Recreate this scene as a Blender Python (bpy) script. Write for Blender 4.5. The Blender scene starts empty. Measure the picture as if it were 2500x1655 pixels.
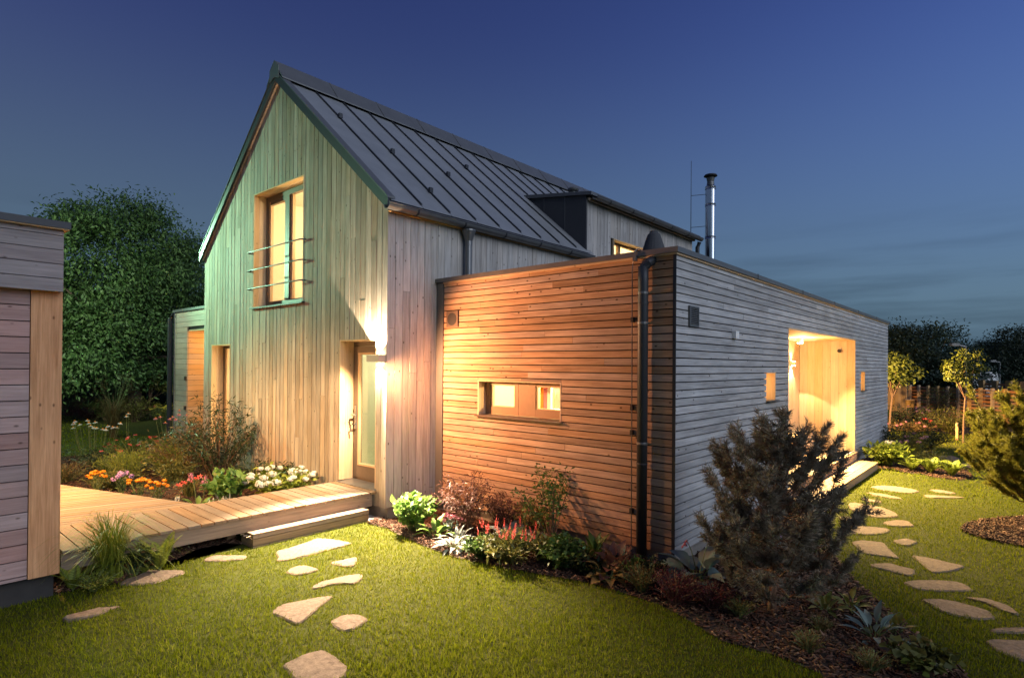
import bpy, bmesh, math, random
import numpy as np
from mathutils import Vector, Matrix

random.seed(11)
rng = np.random.default_rng(11)
sc = bpy.context.scene
COL = sc.collection
R = math.radians

# ------------------------------------------------------------------ camera
YAW, PITCH, ROLL = R(41.236), R(0.30), R(0.459)
CAM = np.array([-5.311, -2.541, 2.002])
FWD = np.array([math.cos(YAW) * math.cos(PITCH), math.sin(YAW) * math.cos(PITCH), math.sin(PITCH)])
_r = np.array([math.sin(YAW), -math.cos(YAW), 0.0])
_u = np.cross(_r, FWD)
RGT = _r * math.cos(ROLL) + _u * math.sin(ROLL)
UPV = -_r * math.sin(ROLL) + _u * math.cos(ROLL)
cd = bpy.data.cameras.new('camera')
cam = bpy.data.objects.new('camera', cd)
COL.objects.link(cam)
cam.matrix_world = Matrix(((RGT[0], UPV[0], -FWD[0], CAM[0]), (RGT[1], UPV[1], -FWD[1], CAM[1]),
                           (RGT[2], UPV[2], -FWD[2], CAM[2]), (0, 0, 0, 1)))
cd.sensor_width = 36.0
cd.lens = 1419.15 / 2500 * 36
cd.shift_y = 56.36 / 2500
cd.clip_start = 0.05
cd.clip_end = 3000
sc.camera = cam

# ------------------------------------------------------------------ sky, dusk glow, exposure
SUN_EL, SUN_ROT = -2.9, 128.0
w = bpy.data.worlds.new('World')
sc.world = w
w.use_nodes = True
nt = w.node_tree
bg = nt.nodes['Background']
sky = nt.nodes.new('ShaderNodeTexSky')
sky.sky_type = 'NISHITA'
sky.sun_disc = False
sky.sun_elevation = R(SUN_EL)
sky.sun_rotation = R(SUN_ROT)
sky.air_density = 1.0
sky.dust_density = 0.4
sky.ozone_density = 3.0
tc = nt.nodes.new('ShaderNodeTexCoord')
mp = nt.nodes.new('ShaderNodeMapping')
mp.inputs['Scale'].default_value = (2.2, 2.2, 26.0)
nz = nt.nodes.new('ShaderNodeTexNoise')
nz.inputs['Scale'].default_value = 1.6
nz.inputs['Detail'].default_value = 5
nz.inputs['Roughness'].default_value = 0.55
cr = nt.nodes.new('ShaderNodeValToRGB')
cr.color_ramp.elements[0].position = 0.42
cr.color_ramp.elements[0].color = (1.06, 1.06, 1.06, 1)
cr.color_ramp.elements[1].position = 0.68
cr.color_ramp.elements[1].color = (0.56, 0.58, 0.60, 1)
sx = nt.nodes.new('ShaderNodeSeparateXYZ')
lo = nt.nodes.new('ShaderNodeMapRange')          # clouds only in the low band of the sky
lo.inputs['From Min'].default_value = 0.02
lo.inputs['From Max'].default_value = 0.24
lo.inputs['To Min'].default_value = 1.0
lo.inputs['To Max'].default_value = 0.0
mx = nt.nodes.new('ShaderNodeMix')
mx.data_type = 'RGBA'
mx.inputs['A'].default_value = (1, 1, 1, 1)
mul = nt.nodes.new('ShaderNodeMix')
mul.data_type = 'RGBA'
mul.blend_type = 'MULTIPLY'
mul.inputs['Factor'].default_value = 1.0
tint = nt.nodes.new('ShaderNodeMix')
tint.data_type = 'RGBA'
tint.blend_type = 'MULTIPLY'
tint.inputs['Factor'].default_value = 1.0
tint.inputs['B'].default_value = (0.92, 1.12, 1.22, 1)
L = nt.links.new
L(tc.outputs['Generated'], mp.inputs['Vector'])
L(mp.outputs[0], nz.inputs['Vector'])
L(nz.outputs['Fac'], cr.inputs[0])
L(tc.outputs['Generated'], sx.inputs[0])
L(sx.outputs['Z'], lo.inputs['Value'])
L(lo.outputs[0], mx.inputs['Factor'])
L(cr.outputs[0], mx.inputs['B'])
lowm = nt.nodes.new('ShaderNodeMapRange')        # dull blue-grey band of dusk above the horizon, all round
lowm.interpolation_type = 'SMOOTHSTEP'
lowm.inputs['From Min'].default_value = -0.02
lowm.inputs['From Max'].default_value = 0.55
lowm.inputs['To Min'].default_value = 1.0
lowm.inputs['To Max'].default_value = 0.0
band = nt.nodes.new('ShaderNodeMix')
band.data_type = 'RGBA'
band.inputs['B'].default_value = (0.047, 0.069, 0.090, 1)
L(sx.outputs['Z'], lowm.inputs['Value'])
L(lowm.outputs[0], band.inputs['Factor'])
L(sky.outputs[0], band.inputs['A'])
L(band.outputs['Result'], tint.inputs['A'])
L(tint.outputs['Result'], mul.inputs['A'])
L(mx.outputs['Result'], mul.inputs['B'])
L(mul.outputs['Result'], bg.inputs[0])
bg.inputs[1].default_value = 0.95

sd = bpy.data.lights.new('dusk_glow', 'SUN')
sd.energy = 0.68
sd.angle = R(50)
sd.color = (0.80, 0.88, 1.0)
sun = bpy.data.objects.new('dusk_glow', sd)
COL.objects.link(sun)
sun.rotation_euler = Vector((0.02, 0.85, -0.52)).to_track_quat('-Z', 'Y').to_euler()

vs = sc.view_settings
vs.view_transform = 'Standard'
vs.look = 'None'
vs.gamma = 1.0
vs.use_curve_mapping = False
vs.exposure = 1.25
sc.cycles.max_bounces = 6
sc.cycles.diffuse_bounces = 3
sc.cycles.transparent_max_bounces = 8
sc.cycles.sample_clamp_indirect = 4.0
sc.cycles.caustics_reflective = False
sc.cycles.caustics_refractive = False

# ------------------------------------------------------------------ materials
def new_mat(name):
    m = bpy.data.materials.new(name)
    m.use_nodes = True
    n = m.node_tree
    return m, n, n.nodes, n.links.new, n.nodes['Principled BSDF']

def mixc(n, blend, fac, a=None, b=None):
    x = n.new('ShaderNodeMix')
    x.data_type = 'RGBA'
    x.blend_type = blend
    if not hasattr(fac, 'is_linked'):
        x.inputs['Factor'].default_value = fac
    return x

def plain(name, col, rough=0.6, metal=0.0, spec=0.4, noise=0.0, scale=8.0, bump=0.0, col2=None):
    m, t, n, l, p = new_mat(name)
    p.inputs['Roughness'].default_value = rough
    p.inputs['Metallic'].default_value = metal
    p.inputs['Specular IOR Level'].default_value = spec
    p.inputs['Base Color'].default_value = (*col, 1)
    if noise > 0 or bump > 0:
        g = n.new('ShaderNodeNewGeometry')
        z = n.new('ShaderNodeTexNoise')
        z.inputs['Scale'].default_value = scale
        z.inputs['Detail'].default_value = 6
        z.inputs['Roughness'].default_value = 0.65
        l(g.outputs['Position'], z.inputs['Vector'])
        c = n.new('ShaderNodeValToRGB')
        c.color_ramp.elements[0].position = 0.3
        c.color_ramp.elements[1].position = 0.7
        a = tuple(v * (1 - noise) for v in col)
        b = col2 or tuple(min(1, v * (1 + noise)) for v in col)
        c.color_ramp.elements[0].color = (*a, 1)
        c.color_ramp.elements[1].color = (*b, 1)
        l(z.outputs['Fac'], c.inputs[0])
        l(c.outputs[0], p.inputs['Base Color'])
        if bump > 0:
            bp = n.new('ShaderNodeBump')
            bp.inputs['Strength'].default_value = bump
            bp.inputs['Distance'].default_value = 0.01
            l(z.outputs['Fac'], bp.inputs['Height'])
            l(bp.outputs[0], p.inputs['Normal'])
    return m

AX = {'h': (2.2, 2.2, 75), 'v': (75, 75, 2.2), 'y': (70, 2.2, 70), 'x': (2.2, 70, 70)}
KX = {'h': (7, 7, 12.5), 'v': (12.5, 12.5, 7), 'y': (12.5, 7, 12.5), 'x': (7, 12.5, 12.5)}

def wood(name, ca, cb, axis, knot=0.8, var=0.22, rough=0.75, warm=0.0):
    """planed boards: streaky grain along one axis, a few knots, each board its own tone"""
    m, t, n, l, p = new_mat(name)
    p.inputs['Roughness'].default_value = rough
    p.inputs['Specular IOR Level'].default_value = 0.25
    g = n.new('ShaderNodeNewGeometry')
    oi = n.new('ShaderNodeObjectInfo')
    off = n.new('ShaderNodeMath'); off.operation = 'MULTIPLY'; off.inputs[1].default_value = 37.0
    l(oi.outputs['Random'], off.inputs[0])
    add = n.new('ShaderNodeVectorMath'); add.operation = 'ADD'
    l(g.outputs['Position'], add.inputs[0])
    l(off.outputs[0], add.inputs[1])
    sg = n.new('ShaderNodeVectorMath'); sg.operation = 'MULTIPLY'
    sg.inputs[1].default_value = AX[axis]
    l(add.outputs[0], sg.inputs[0])
    z = n.new('ShaderNodeTexNoise')
    z.inputs['Scale'].default_value = 1.0
    z.inputs['Detail'].default_value = 5
    z.inputs['Roughness'].default_value = 0.6
    z.inputs['Distortion'].default_value = 0.7
    l(sg.outputs[0], z.inputs['Vector'])
    c = n.new('ShaderNodeValToRGB')
    c.color_ramp.elements[0].position = 0.34
    c.color_ramp.elements[1].position = 0.66
    c.color_ramp.elements[0].color = (*ca, 1)
    c.color_ramp.elements[1].color = (*cb, 1)
    sg2 = n.new('ShaderNodeVectorMath'); sg2.operation = 'MULTIPLY'
    sg2.inputs[1].default_value = tuple(a_ * 0.3 if a_ > 10 else a_ * 0.8 for a_ in AX[axis])
    l(add.outputs[0], sg2.inputs[0])
    zb_ = n.new('ShaderNodeTexNoise')
    zb_.inputs['Scale'].default_value = 1.0
    zb_.inputs['Detail'].default_value = 4
    zb_.inputs['Roughness'].default_value = 0.7
    l(sg2.outputs[0], zb_.inputs['Vector'])
    av = n.new('ShaderNodeMath'); av.operation = 'ADD'
    l(z.outputs['Fac'], av.inputs[0]); l(zb_.outputs['Fac'], av.inputs[1])
    hv = n.new('ShaderNodeMath'); hv.operation = 'MULTIPLY'; hv.inputs[1].default_value = 0.5
    l(av.outputs[0], hv.inputs[0])
    l(hv.outputs[0], c.inputs[0])
    # knots
    sk = n.new('ShaderNodeVectorMath'); sk.operation = 'MULTIPLY'
    sk.inputs[1].default_value = KX[axis]
    l(add.outputs[0], sk.inputs[0])
    v = n.new('ShaderNodeTexVoronoi')
    v.inputs['Scale'].default_value = 1.0
    v.inputs['Randomness'].default_value = 1.0
    l(sk.outputs[0], v.inputs['Vector'])
    kr = n.new('ShaderNodeValToRGB')
    kr.color_ramp.elements[0].position = 0.06
    kr.color_ramp.elements[0].color = (knot, knot, knot, 1)
    kr.color_ramp.elements[1].position = 0.15
    kr.color_ramp.elements[1].color = (0, 0, 0, 1)
    l(v.outputs['Distance'], kr.inputs[0])
    sr_ = n.new('ShaderNodeSeparateColor')
    l(v.outputs['Color'], sr_.inputs[0])
    gt_ = n.new('ShaderNodeMath'); gt_.operation = 'GREATER_THAN'; gt_.inputs[1].default_value = 0.45
    l(sr_.outputs[0], gt_.inputs[0])
    gm_ = n.new('ShaderNodeMath'); gm_.operation = 'MULTIPLY'
    l(kr.outputs[0], gm_.inputs[0]); l(gt_.outputs[0], gm_.inputs[1])
    km = mixc(n, 'MIX', 0.5)
    l(gm_.outputs[0], km.inputs['Factor'])
    l(c.outputs[0], km.inputs['A'])
    km.inputs['B'].default_value = (ca[0] * 0.22, ca[1] * 0.18, ca[2] * 0.16, 1)
    # broad weathering blotches
    z2 = n.new('ShaderNodeTexNoise')
    z2.inputs['Scale'].default_value = 1.3
    z2.inputs['Detail'].default_value = 3
    l(g.outputs['Position'], z2.inputs['Vector'])
    mr2 = n.new('ShaderNodeMapRange')
    mr2.inputs['From Min'].default_value = 0.3; mr2.inputs['From Max'].default_value = 0.7
    mr2.inputs['To Min'].default_value = 0.86; mr2.inputs['To Max'].default_value = 1.1
    l(z2.outputs['Fac'], mr2.inputs['Value'])
    # board tone
    mr = n.new('ShaderNodeMapRange')
    mr.inputs['To Min'].default_value = 1 - var
    mr.inputs['To Max'].default_value = 1 + var
    l(oi.outputs['Random'], mr.inputs['Value'])
    mm = n.new('ShaderNodeMath'); mm.operation = 'MULTIPLY'
    l(mr.outputs[0], mm.inputs[0]); l(mr2.outputs[0], mm.inputs[1])
    hs = n.new('ShaderNodeHueSaturation')
    l(mm.outputs[0], hs.inputs['Value'])
    wn = n.new('ShaderNodeTexWhiteNoise'); wn.noise_dimensions = '1D'
    l(off.outputs[0], wn.inputs['W'])
    ms = n.new('ShaderNodeMapRange')
    ms.inputs['To Min'].default_value = 0.8
    ms.inputs['To Max'].default_value = 1.25
    l(wn.outputs['Value'], ms.inputs['Value'])
    l(ms.outputs[0], hs.inputs['Saturation'])
    l(km.outputs['Result'], hs.inputs['Color'])
    l(hs.outputs[0], p.inputs['Base Color'])
    bp = n.new('ShaderNodeBump')
    bp.inputs['Strength'].default_value = 0.25
    bp.inputs['Distance'].default_value = 0.004
    l(z.outputs['Fac'], bp.inputs['Height'])
    l(bp.outputs[0], p.inputs['Normal'])
    return m

def leafm(name, a, b, trans=0.3, rough=0.5, c=None, spec=0.3):
    m, t, n, l, p = new_mat(name)
    g = n.new('ShaderNodeNewGeometry')
    r = n.new('ShaderNodeValToRGB')
    r.color_ramp.elements[0].color = (*a, 1)
    r.color_ramp.elements[1].color = (*b, 1)
    if c:
        e = r.color_ramp.elements.new(0.86); e.color = (*b, 1)
        r.color_ramp.elements[2].color = (*c, 1)
    l(g.outputs['Random Per Island'], r.inputs[0])
    l(r.outputs[0], p.inputs['Base Color'])
    p.inputs['Roughness'].default_value = rough
    p.inputs['Specular IOR Level'].default_value = spec
    tr = n.new('ShaderNodeBsdfTranslucent')
    l(r.outputs[0], tr.inputs['Color'])
    mx_ = n.new('ShaderNodeMixShader')
    mx_.inputs[0].default_value = trans
    l(p.outputs[0], mx_.inputs[1]); l(tr.outputs[0], mx_.inputs[2])
    l(mx_.outputs[0], n['Material Output'].inputs['Surface'])
    return m

def emit(name, col, s):
    m, t, n, l, p = new_mat(name)
    p.inputs['Base Color'].default_value = (*col, 1)
    p.inputs['Emission Color'].default_value = (*col, 1)
    p.inputs['Emission Strength'].default_value = s
    return m

def glassm(name):
    m, t, n, l, p = new_mat(name)
    tr = n.new('ShaderNodeBsdfTransparent')
    tr.inputs[0].default_value = (0.93, 0.95, 0.94, 1)
    gl = n.new('ShaderNodeBsdfGlossy')
    gl.inputs['Roughness'].default_value = 0.02
    lw = n.new('ShaderNodeLayerWeight')
    lw.inputs[0].default_value = 0.5
    pw = n.new('ShaderNodeMath'); pw.operation = 'POWER'; pw.inputs[1].default_value = 4.0
    ma = n.new('ShaderNodeMath'); ma.operation = 'MULTIPLY_ADD'; ma.inputs[1].default_value = 0.5; ma.inputs[2].default_value = 0.03
    l(lw.outputs['Facing'], pw.inputs[0]); l(pw.outputs[0], ma.inputs[0])
    x = n.new('ShaderNodeMixShader')
    l(ma.outputs[0], x.inputs[0]); l(tr.outputs[0], x.inputs[1]); l(gl.outputs[0], x.inputs[2])
    l(x.outputs[0], n['Material Output'].inputs['Surface'])
    return m

M = {}
M['gable'] = wood('gable_larch', (0.25, 0.19, 0.14), (0.54, 0.46, 0.37), 'v', 0.8, 0.24)
M['side'] = wood('weathered_larch_upright', (0.27, 0.245, 0.22), (0.54, 0.50, 0.46), 'v', 0.9, 0.16)
M['annex_l'] = wood('warm_lit_larch_level', (0.26, 0.165, 0.105), (0.56, 0.39, 0.27), 'h', 0.9, 0.20)  # same cladding as the right wall; warm light put into its colour
M['annex_r'] = wood('weathered_larch_level', (0.26, 0.25, 0.245), (0.56, 0.55, 0.54), 'h', 0.9, 0.15)
M['wing'] = wood('wing_larch', (0.36, 0.30, 0.24), (0.52, 0.45, 0.37), 'h', 0.8, 0.15)
M['garage'] = wood('garage_larch', (0.20, 0.17, 0.17), (0.36, 0.32, 0.31), 'h', 0.7, 0.16)
M['garage_low'] = wood('warm_lit_larch', (0.30, 0.19, 0.17), (0.48, 0.33, 0.30), 'h', 0.7, 0.16)  # less weathered wood, with warm lamplight put into the pinkish tone
M['fresh_v'] = wood('fresh_spruce_upright', (0.58, 0.40, 0.24), (0.74, 0.56, 0.37), 'v', 0.5, 0.10)
M['fresh_h'] = wood('fresh_spruce_level', (0.55, 0.36, 0.20), (0.72, 0.52, 0.33), 'h', 0.6, 0.12)
M['fresh_x'] = wood('fresh_spruce_ceiling', (0.60, 0.43, 0.27), (0.75, 0.58, 0.40), 'x', 0.5, 0.08)
M['deck_y'] = wood('deck_boards_cross', (0.20, 0.125, 0.08), (0.34, 0.235, 0.155), 'y', 0.5, 0.14)
M['deck_x'] = wood('deck_boards_long', (0.21, 0.14, 0.092), (0.35, 0.25, 0.17), 'x', 0.5, 0.14)
M['post'] = wood('warm_lit_post', (0.42, 0.19, 0.08), (0.74, 0.40, 0.20), 'v', 0.8, 0.05)  # natural orange, deepened by warm lamplight put into the colour
M['fence'] = wood('fence_boards', (0.28, 0.13, 0.07), (0.42, 0.22, 0.12), 'h', 0.4, 0.2)
M['fence_post'] = wood('fence_posts', (0.48, 0.30, 0.13), (0.64, 0.42, 0.21), 'v', 0.4, 0.15)
M['membrane'] = plain('dark_wall_membrane', (0.012, 0.010, 0.009), 0.9)
M['metal'] = plain('dark_grey_sheet_metal', (0.235, 0.24, 0.245), 0.5, 0.1, 0.45, 0.12, 2.5)
M['trim'] = plain('grey_metal_trim', (0.14, 0.14, 0.135), 0.45, 0.3, 0.5, 0.1, 3)
M['seam'] = plain('dark_seam_metal', (0.045, 0.047, 0.052), 0.5, 0.3)
M['gutter'] = plain('titanium_zinc', (0.20, 0.195, 0.19), 0.38, 0.6, 0.5, 0.15, 5)
M['steel'] = plain('polished_steel', (0.62, 0.64, 0.66), 0.22, 1.0)
M['cheek'] = plain('fibre_board', (0.075, 0.075, 0.078), 0.9, 0, 0.2, 0.6, 220)
M['plinth'] = plain('plinth_render', (0.30, 0.27, 0.24), 0.9, 0, 0.2, 0.12, 9, 0.2)
M['plinth_dark'] = plain('garage_plinth', (0.05, 0.045, 0.042), 0.85, 0, 0.2, 0.15, 7, 0.2)
M['frame'] = plain('bronze_window_frame', (0.15, 0.115, 0.085), 0.5, 0, 0.4, 0.08, 20)
M['frame_in'] = plain('spruce_window_frame', (0.62, 0.43, 0.26), 0.5)
M['panel'] = plain('infill_panel', (0.30, 0.185, 0.10), 0.55, 0, 0.4, 0.06, 20)
M['dark'] = plain('dark_plastic', (0.03, 0.028, 0.027), 0.6)
M['bronze'] = plain('brown_vent', (0.12, 0.085, 0.06), 0.6)
M['lampbody'] = plain('lamp_housing', (0.55, 0.45, 0.35), 0.5)
M['white'] = plain('white_paint', (0.78, 0.77, 0.74), 0.5)
M['room'] = plain('room_wall', (0.80, 0.72, 0.58), 0.9)
M['room_green'] = plain('pale_green_wall', (0.70, 0.74, 0.56), 0.9)
M['glass'] = glassm('window_glass')
M['bulb'] = emit('lamp_lens', (1.0, 0.86, 0.66), 30)
M['roomlamp'] = emit('room_lamp', (1.0, 0.83, 0.60), 8)
M['slotglow'] = emit('slot_glow', (1.0, 0.62, 0.26), 1.6)
M['stone'] = plain('sandstone_slab', (0.20, 0.145, 0.105), 0.92, 0, 0.12, 0.35, 34, 0.7)
M['soil'] = plain('soil', (0.055, 0.04, 0.03), 0.95, 0, 0.1, 0.4, 30, 0.6)
M['lawn_soil'] = plain('lawn_soil', (0.05, 0.055, 0.010), 0.95, 0, 0.1, 0.45, 14, 0.6)
M['gravel'] = plain('pale_gravel', (0.55, 0.50, 0.46), 0.9, 0, 0.2, 0.25, 60)
M['bark'] = plain('tree_bark', (0.12, 0.085, 0.06), 0.9, 0, 0.2, 0.35, 18, 0.6)
M['pinebark'] = plain('pine_bark', (0.20, 0.11, 0.065), 0.9, 0, 0.2, 0.3, 30, 0.5)
M['stem'] = plain('green_stem', (0.13, 0.16, 0.05), 0.7)
M['brownstem'] = plain('brown_stem', (0.14, 0.08, 0.045), 0.8)
M['chips'] = leafm('bark_chips', (0.04, 0.020, 0.012), (0.13, 0.062, 0.036), 0.0, 0.9, (0.27, 0.16, 0.10))
M['grass'] = leafm('grass_blades', (0.080, 0.100, 0.004), (0.215, 0.245, 0.010), 0.38, 0.85, (0.26, 0.23, 0.05), 0.03)
M['walnut'] = leafm('walnut_leaves', (0.030, 0.075, 0.018), (0.12, 0.19, 0.06), 0.35)
M['tree_dark'] = leafm('dark_tree_leaves', (0.014, 0.024, 0.012), (0.040, 0.060, 0.026), 0.25)
M['tree_teal'] = leafm('teal_tree_leaves', (0.015, 0.034, 0.024), (0.045, 0.080, 0.055), 0.25)
M['tree_lime'] = leafm('lime_tree_leaves', (0.065, 0.085, 0.012), (0.15, 0.17, 0.028), 0.35)
M['needles'] = leafm('pine_needles', (0.11, 0.095, 0.062), (0.33, 0.27, 0.19), 0.2, 0.5)
M['needles_y'] = leafm('yellow_pine_needles', (0.13, 0.13, 0.018), (0.32, 0.30, 0.05), 0.35, 0.5)
M['leaf'] = leafm('green_leaf', (0.035, 0.075, 0.014), (0.10, 0.17, 0.035), 0.3)
M['leaf_bright'] = leafm('bright_green_leaf', (0.08, 0.17, 0.03), (0.20, 0.32, 0.07), 0.35)
M['leaf_lime'] = leafm('lime_leaf', (0.14, 0.19, 0.02), (0.30, 0.34, 0.05), 0.35)
M['leaf_olive'] = leafm('olive_leaf', (0.07, 0.075, 0.014), (0.19, 0.18, 0.04), 0.3)
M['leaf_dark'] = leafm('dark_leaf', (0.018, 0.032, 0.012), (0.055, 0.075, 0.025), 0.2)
M['leaf_silver'] = leafm('silver_leaf', (0.16, 0.20, 0.17), (0.36, 0.40, 0.36), 0.15)
M['leaf_blue'] = leafm('blue_green_leaf', (0.10, 0.15, 0.13), (0.22, 0.28, 0.24), 0.2)
M['leaf_purple'] = leafm('purple_leaf', (0.05, 0.022, 0.018), (0.17, 0.085, 0.065), 0.2)
M['leaf_maroon'] = leafm('maroon_leaf', (0.06, 0.012, 0.014), (0.16, 0.035, 0.035), 0.2)
M['leaf_brown'] = leafm('brown_leaf', (0.10, 0.06, 0.02), (0.22, 0.15, 0.05), 0.25)
M['fl_white'] = leafm('white_petals', (0.62, 0.60, 0.50), (0.80, 0.79, 0.72), 0.3)
M['fl_pink'] = leafm('pink_petals', (0.50, 0.12, 0.18), (0.70, 0.30, 0.36), 0.3)
M['fl_red'] = leafm('red_petals', (0.40, 0.03, 0.03), (0.58, 0.10, 0.08), 0.2)
M['fl_orange'] = leafm('orange_petals', (0.65, 0.22, 0.01), (0.80, 0.36, 0.03), 0.25)
M['fl_lilac'] = leafm('lilac_petals', (0.42, 0.22, 0.50), (0.60, 0.38, 0.66), 0.3)
M['fl_mauve'] = leafm('mauve_petals', (0.20, 0.10, 0.17), (0.34, 0.18, 0.28), 0.3)
M['fl_yellow'] = leafm('yellow_petals', (0.60, 0.42, 0.03), (0.75, 0.58, 0.08), 0.3)
M['seedhead'] = plain('brown_seedhead', (0.06, 0.035, 0.02), 0.9)

# ------------------------------------------------------------------ mesh helpers
def mesh_np(name, V, F, smooth=False):
    V = np.asarray(V, np.float32).reshape(-1, 3)
    F = np.asarray(F, np.int32)
    m_, k = F.shape
    me = bpy.data.meshes.new(name)
    me.vertices.add(len(V))
    me.vertices.foreach_set('co', V.ravel())
    me.loops.add(m_ * k)
    me.loops.foreach_set('vertex_index', F.ravel())
    me.polygons.add(m_)
    me.polygons.foreach_set('loop_start', np.arange(0, m_ * k, k, dtype=np.int32))
    if smooth:
        me.polygons.foreach_set('use_smooth', np.ones(m_, bool))
    me.update(calc_edges=True)
    return me

def root_off(p):
    o = np.zeros(3)
    while p is not None:
        o += np.array(p.location)
        p = p.parent
    return o

def link(name, me, mat, parent=None, kind=None):
    o = bpy.data.objects.new(name, me)
    COL.objects.link(o)
    if mat is not None:
        me.materials.append(M[mat] if isinstance(mat, str) else mat)
    if parent is not None:
        o.parent = parent
    if kind:
        o['kind'] = kind
    return o

class MB:
    """collects boxes, prisms and tubes (world coordinates) into one mesh"""
    def __init__(s):
        s.v, s.f = [], []
    def add(s, vs_, fs):
        b = len(s.v)
        s.v += [tuple(map(float, q)) for q in vs_]
        s.f += [tuple(b + i for i in q) for q in fs]
        return s
    def box(s, x0, x1, y0, y1, z0, z1):
        if x0 > x1: x0, x1 = x1, x0
        if y0 > y1: y0, y1 = y1, y0
        if z0 > z1: z0, z1 = z1, z0
        return s.add([(x0, y0, z0), (x1, y0, z0), (x1, y1, z0), (x0, y1, z0), (x0, y0, z1), (x1, y0, z1), (x1, y1, z1), (x0, y1, z1)],
                     [(0, 3, 2, 1), (4, 5, 6, 7), (0, 1, 5, 4), (1, 2, 6, 5), (2, 3, 7, 6), (3, 0, 4, 7)])
    def prism(s, poly, axis, a, b):
        """poly: 2D polygon in the two other axes (order x,y,z with axis removed)"""
        def p3(q, t):
            return {'x': (t, q[0], q[1]), 'y': (q[0], t, q[1]), 'z': (q[0], q[1], t)}[axis]
        n = len(poly)
        vs_ = [p3(q, a) for q in poly] + [p3(q, b) for q in poly]
        fs = [tuple(range(n))[::-1], tuple(range(n, 2 * n))] + [(i, (i + 1) % n, n + (i + 1) % n, n + i) for i in range(n)]
        return s.add(vs_, fs)
    def tube(s, path, r, n=8, cap=True):
        path = [np.array(p, float) for p in path]
        rs = r if hasattr(r, '__len__') else [r] * len(path)
        vs_, fs = [], []
        ref = np.array((0.0, 0, 1))
        for i, p in enumerate(path):
            d = path[min(i + 1, len(path) - 1)] - path[max(i - 1, 0)]
            d = d / (np.linalg.norm(d) + 1e-9)
            a = np.cross(d, ref)
            if np.linalg.norm(a) < 0.15:
                a = np.cross(d, (1.0, 0.2, 0))
            a /= np.linalg.norm(a)
            b = np.cross(d, a)
            for k in range(n):
                t = 2 * math.pi * k / n
                vs_.append(p + rs[i] * (a * math.cos(t) + b * math.sin(t)))
        for i in range(len(path) - 1):
            for k in range(n):
                k2 = (k + 1) % n
                fs.append((i * n + k, i * n + k2, (i + 1) * n + k2, (i + 1) * n + k))
        if cap:
            fs.append(tuple(range(n))[::-1])
            fs.append(tuple((len(path) - 1) * n + k for k in range(n)))
        return s.add(vs_, fs)
    def lathe(s, c, prof, n=20):
        """prof: list of (radius, z)"""
        vs_, fs = [], []
        for r, z in prof:
            for k in range(n):
                t = 2 * math.pi * k / n
                vs_.append((c[0] + r * math.cos(t), c[1] + r * math.sin(t), c[2] + z))
        m_ = len(prof)
        for i in range(m_ - 1):
            for k in range(n):
                k2 = (k + 1) % n
                fs.append((i * n + k, i * n + k2, (i + 1) * n + k2, (i + 1) * n + k))
        fs.append(tuple(range(n))[::-1])
        fs.append(tuple((m_ - 1) * n + k for k in range(n)))
        return s.add(vs_, fs)
    def build(s, name, mat, parent=None, kind=None, smooth=False):
        me = bpy.data.meshes.new(name)
        o = root_off(parent)
        me.from_pydata([(x - o[0], y - o[1], z - o[2]) for x, y, z in s.v], [], s.f)
        if smooth:
            me.polygons.foreach_set('use_smooth', np.ones(len(me.polygons), bool))
        me.update()
        return link(name, me, mat, parent, kind)

def box(name, mat, parent, *a):
    return MB().box(*a).build(name, mat, parent)

def tag(o, label, cat, group=None):
    o['label'] = label
    o['category'] = cat
    if group:
        o['group'] = group
    return o

def thing(name, label, cat, loc=(0, 0, 0), group=None):
    o = bpy.data.objects.new(name, None)
    o.empty_display_size = 0.2
    COL.objects.link(o)
    o.location = loc
    return tag(o, label, cat, group)

def struct(o):
    o['kind'] = 'structure'
    return o

def light(name, kind, loc, energy, col, parent=None, target=None, **kw):
    ld = bpy.data.lights.new(name, kind)
    ld.energy = energy
    ld.color = col
    for k, v_ in kw.items():
        setattr(ld, k, v_)
    o = bpy.data.objects.new(name, ld)
    COL.objects.link(o)
    if parent is not None:
        o.parent = parent
    o.location = np.array(loc) - root_off(parent)
    if target is not None:
        o.rotation_euler = (Vector(target) - Vector(loc)).to_track_quat('-Z', 'Y').to_euler()
    return o

def split_range(a, b, holes):
    """pieces of [a,b] left after removing the holes"""
    out, c = [], a
    for h0, h1 in sorted(holes):
        if h0 > c:
            out.append((c, min(h0, b)))
        c = max(c, h1)
    if c < b:
        out.append((c, b))
    return [(p, q) for p, q in out if q - p > 0.012]

def joints(a, b, lo_, hi_, gap=0.0025):
    """cut a long run into board lengths with tight butt joints"""
    out, c = [], a
    first = True
    while b - c > hi_:
        d = random.uniform(lo_ * (0.45 if first else 1), hi_)
        if b - (c + d) < 0.5:
            break
        out.append((c, c + d - gap))
        c += d
        first = False
    out.append((c, b))
    return out
# ================================================================== THE HOUSE
XG = -0.83                                   # gable face
Y0, Y1, YR = 3.49, 9.23, 6.36                # house sides and ridge line
SL = 0.86                                    # roof slope
XE = 8.6                                     # far end of the house

def zroof(y):
    return 4.03 + SL * (min(y, 2 * YR - y) - Y0)

house = thing('timber_house', 'gabled larch-clad house with grey metal roof and a low flat-roofed wing', 'house')

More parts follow.
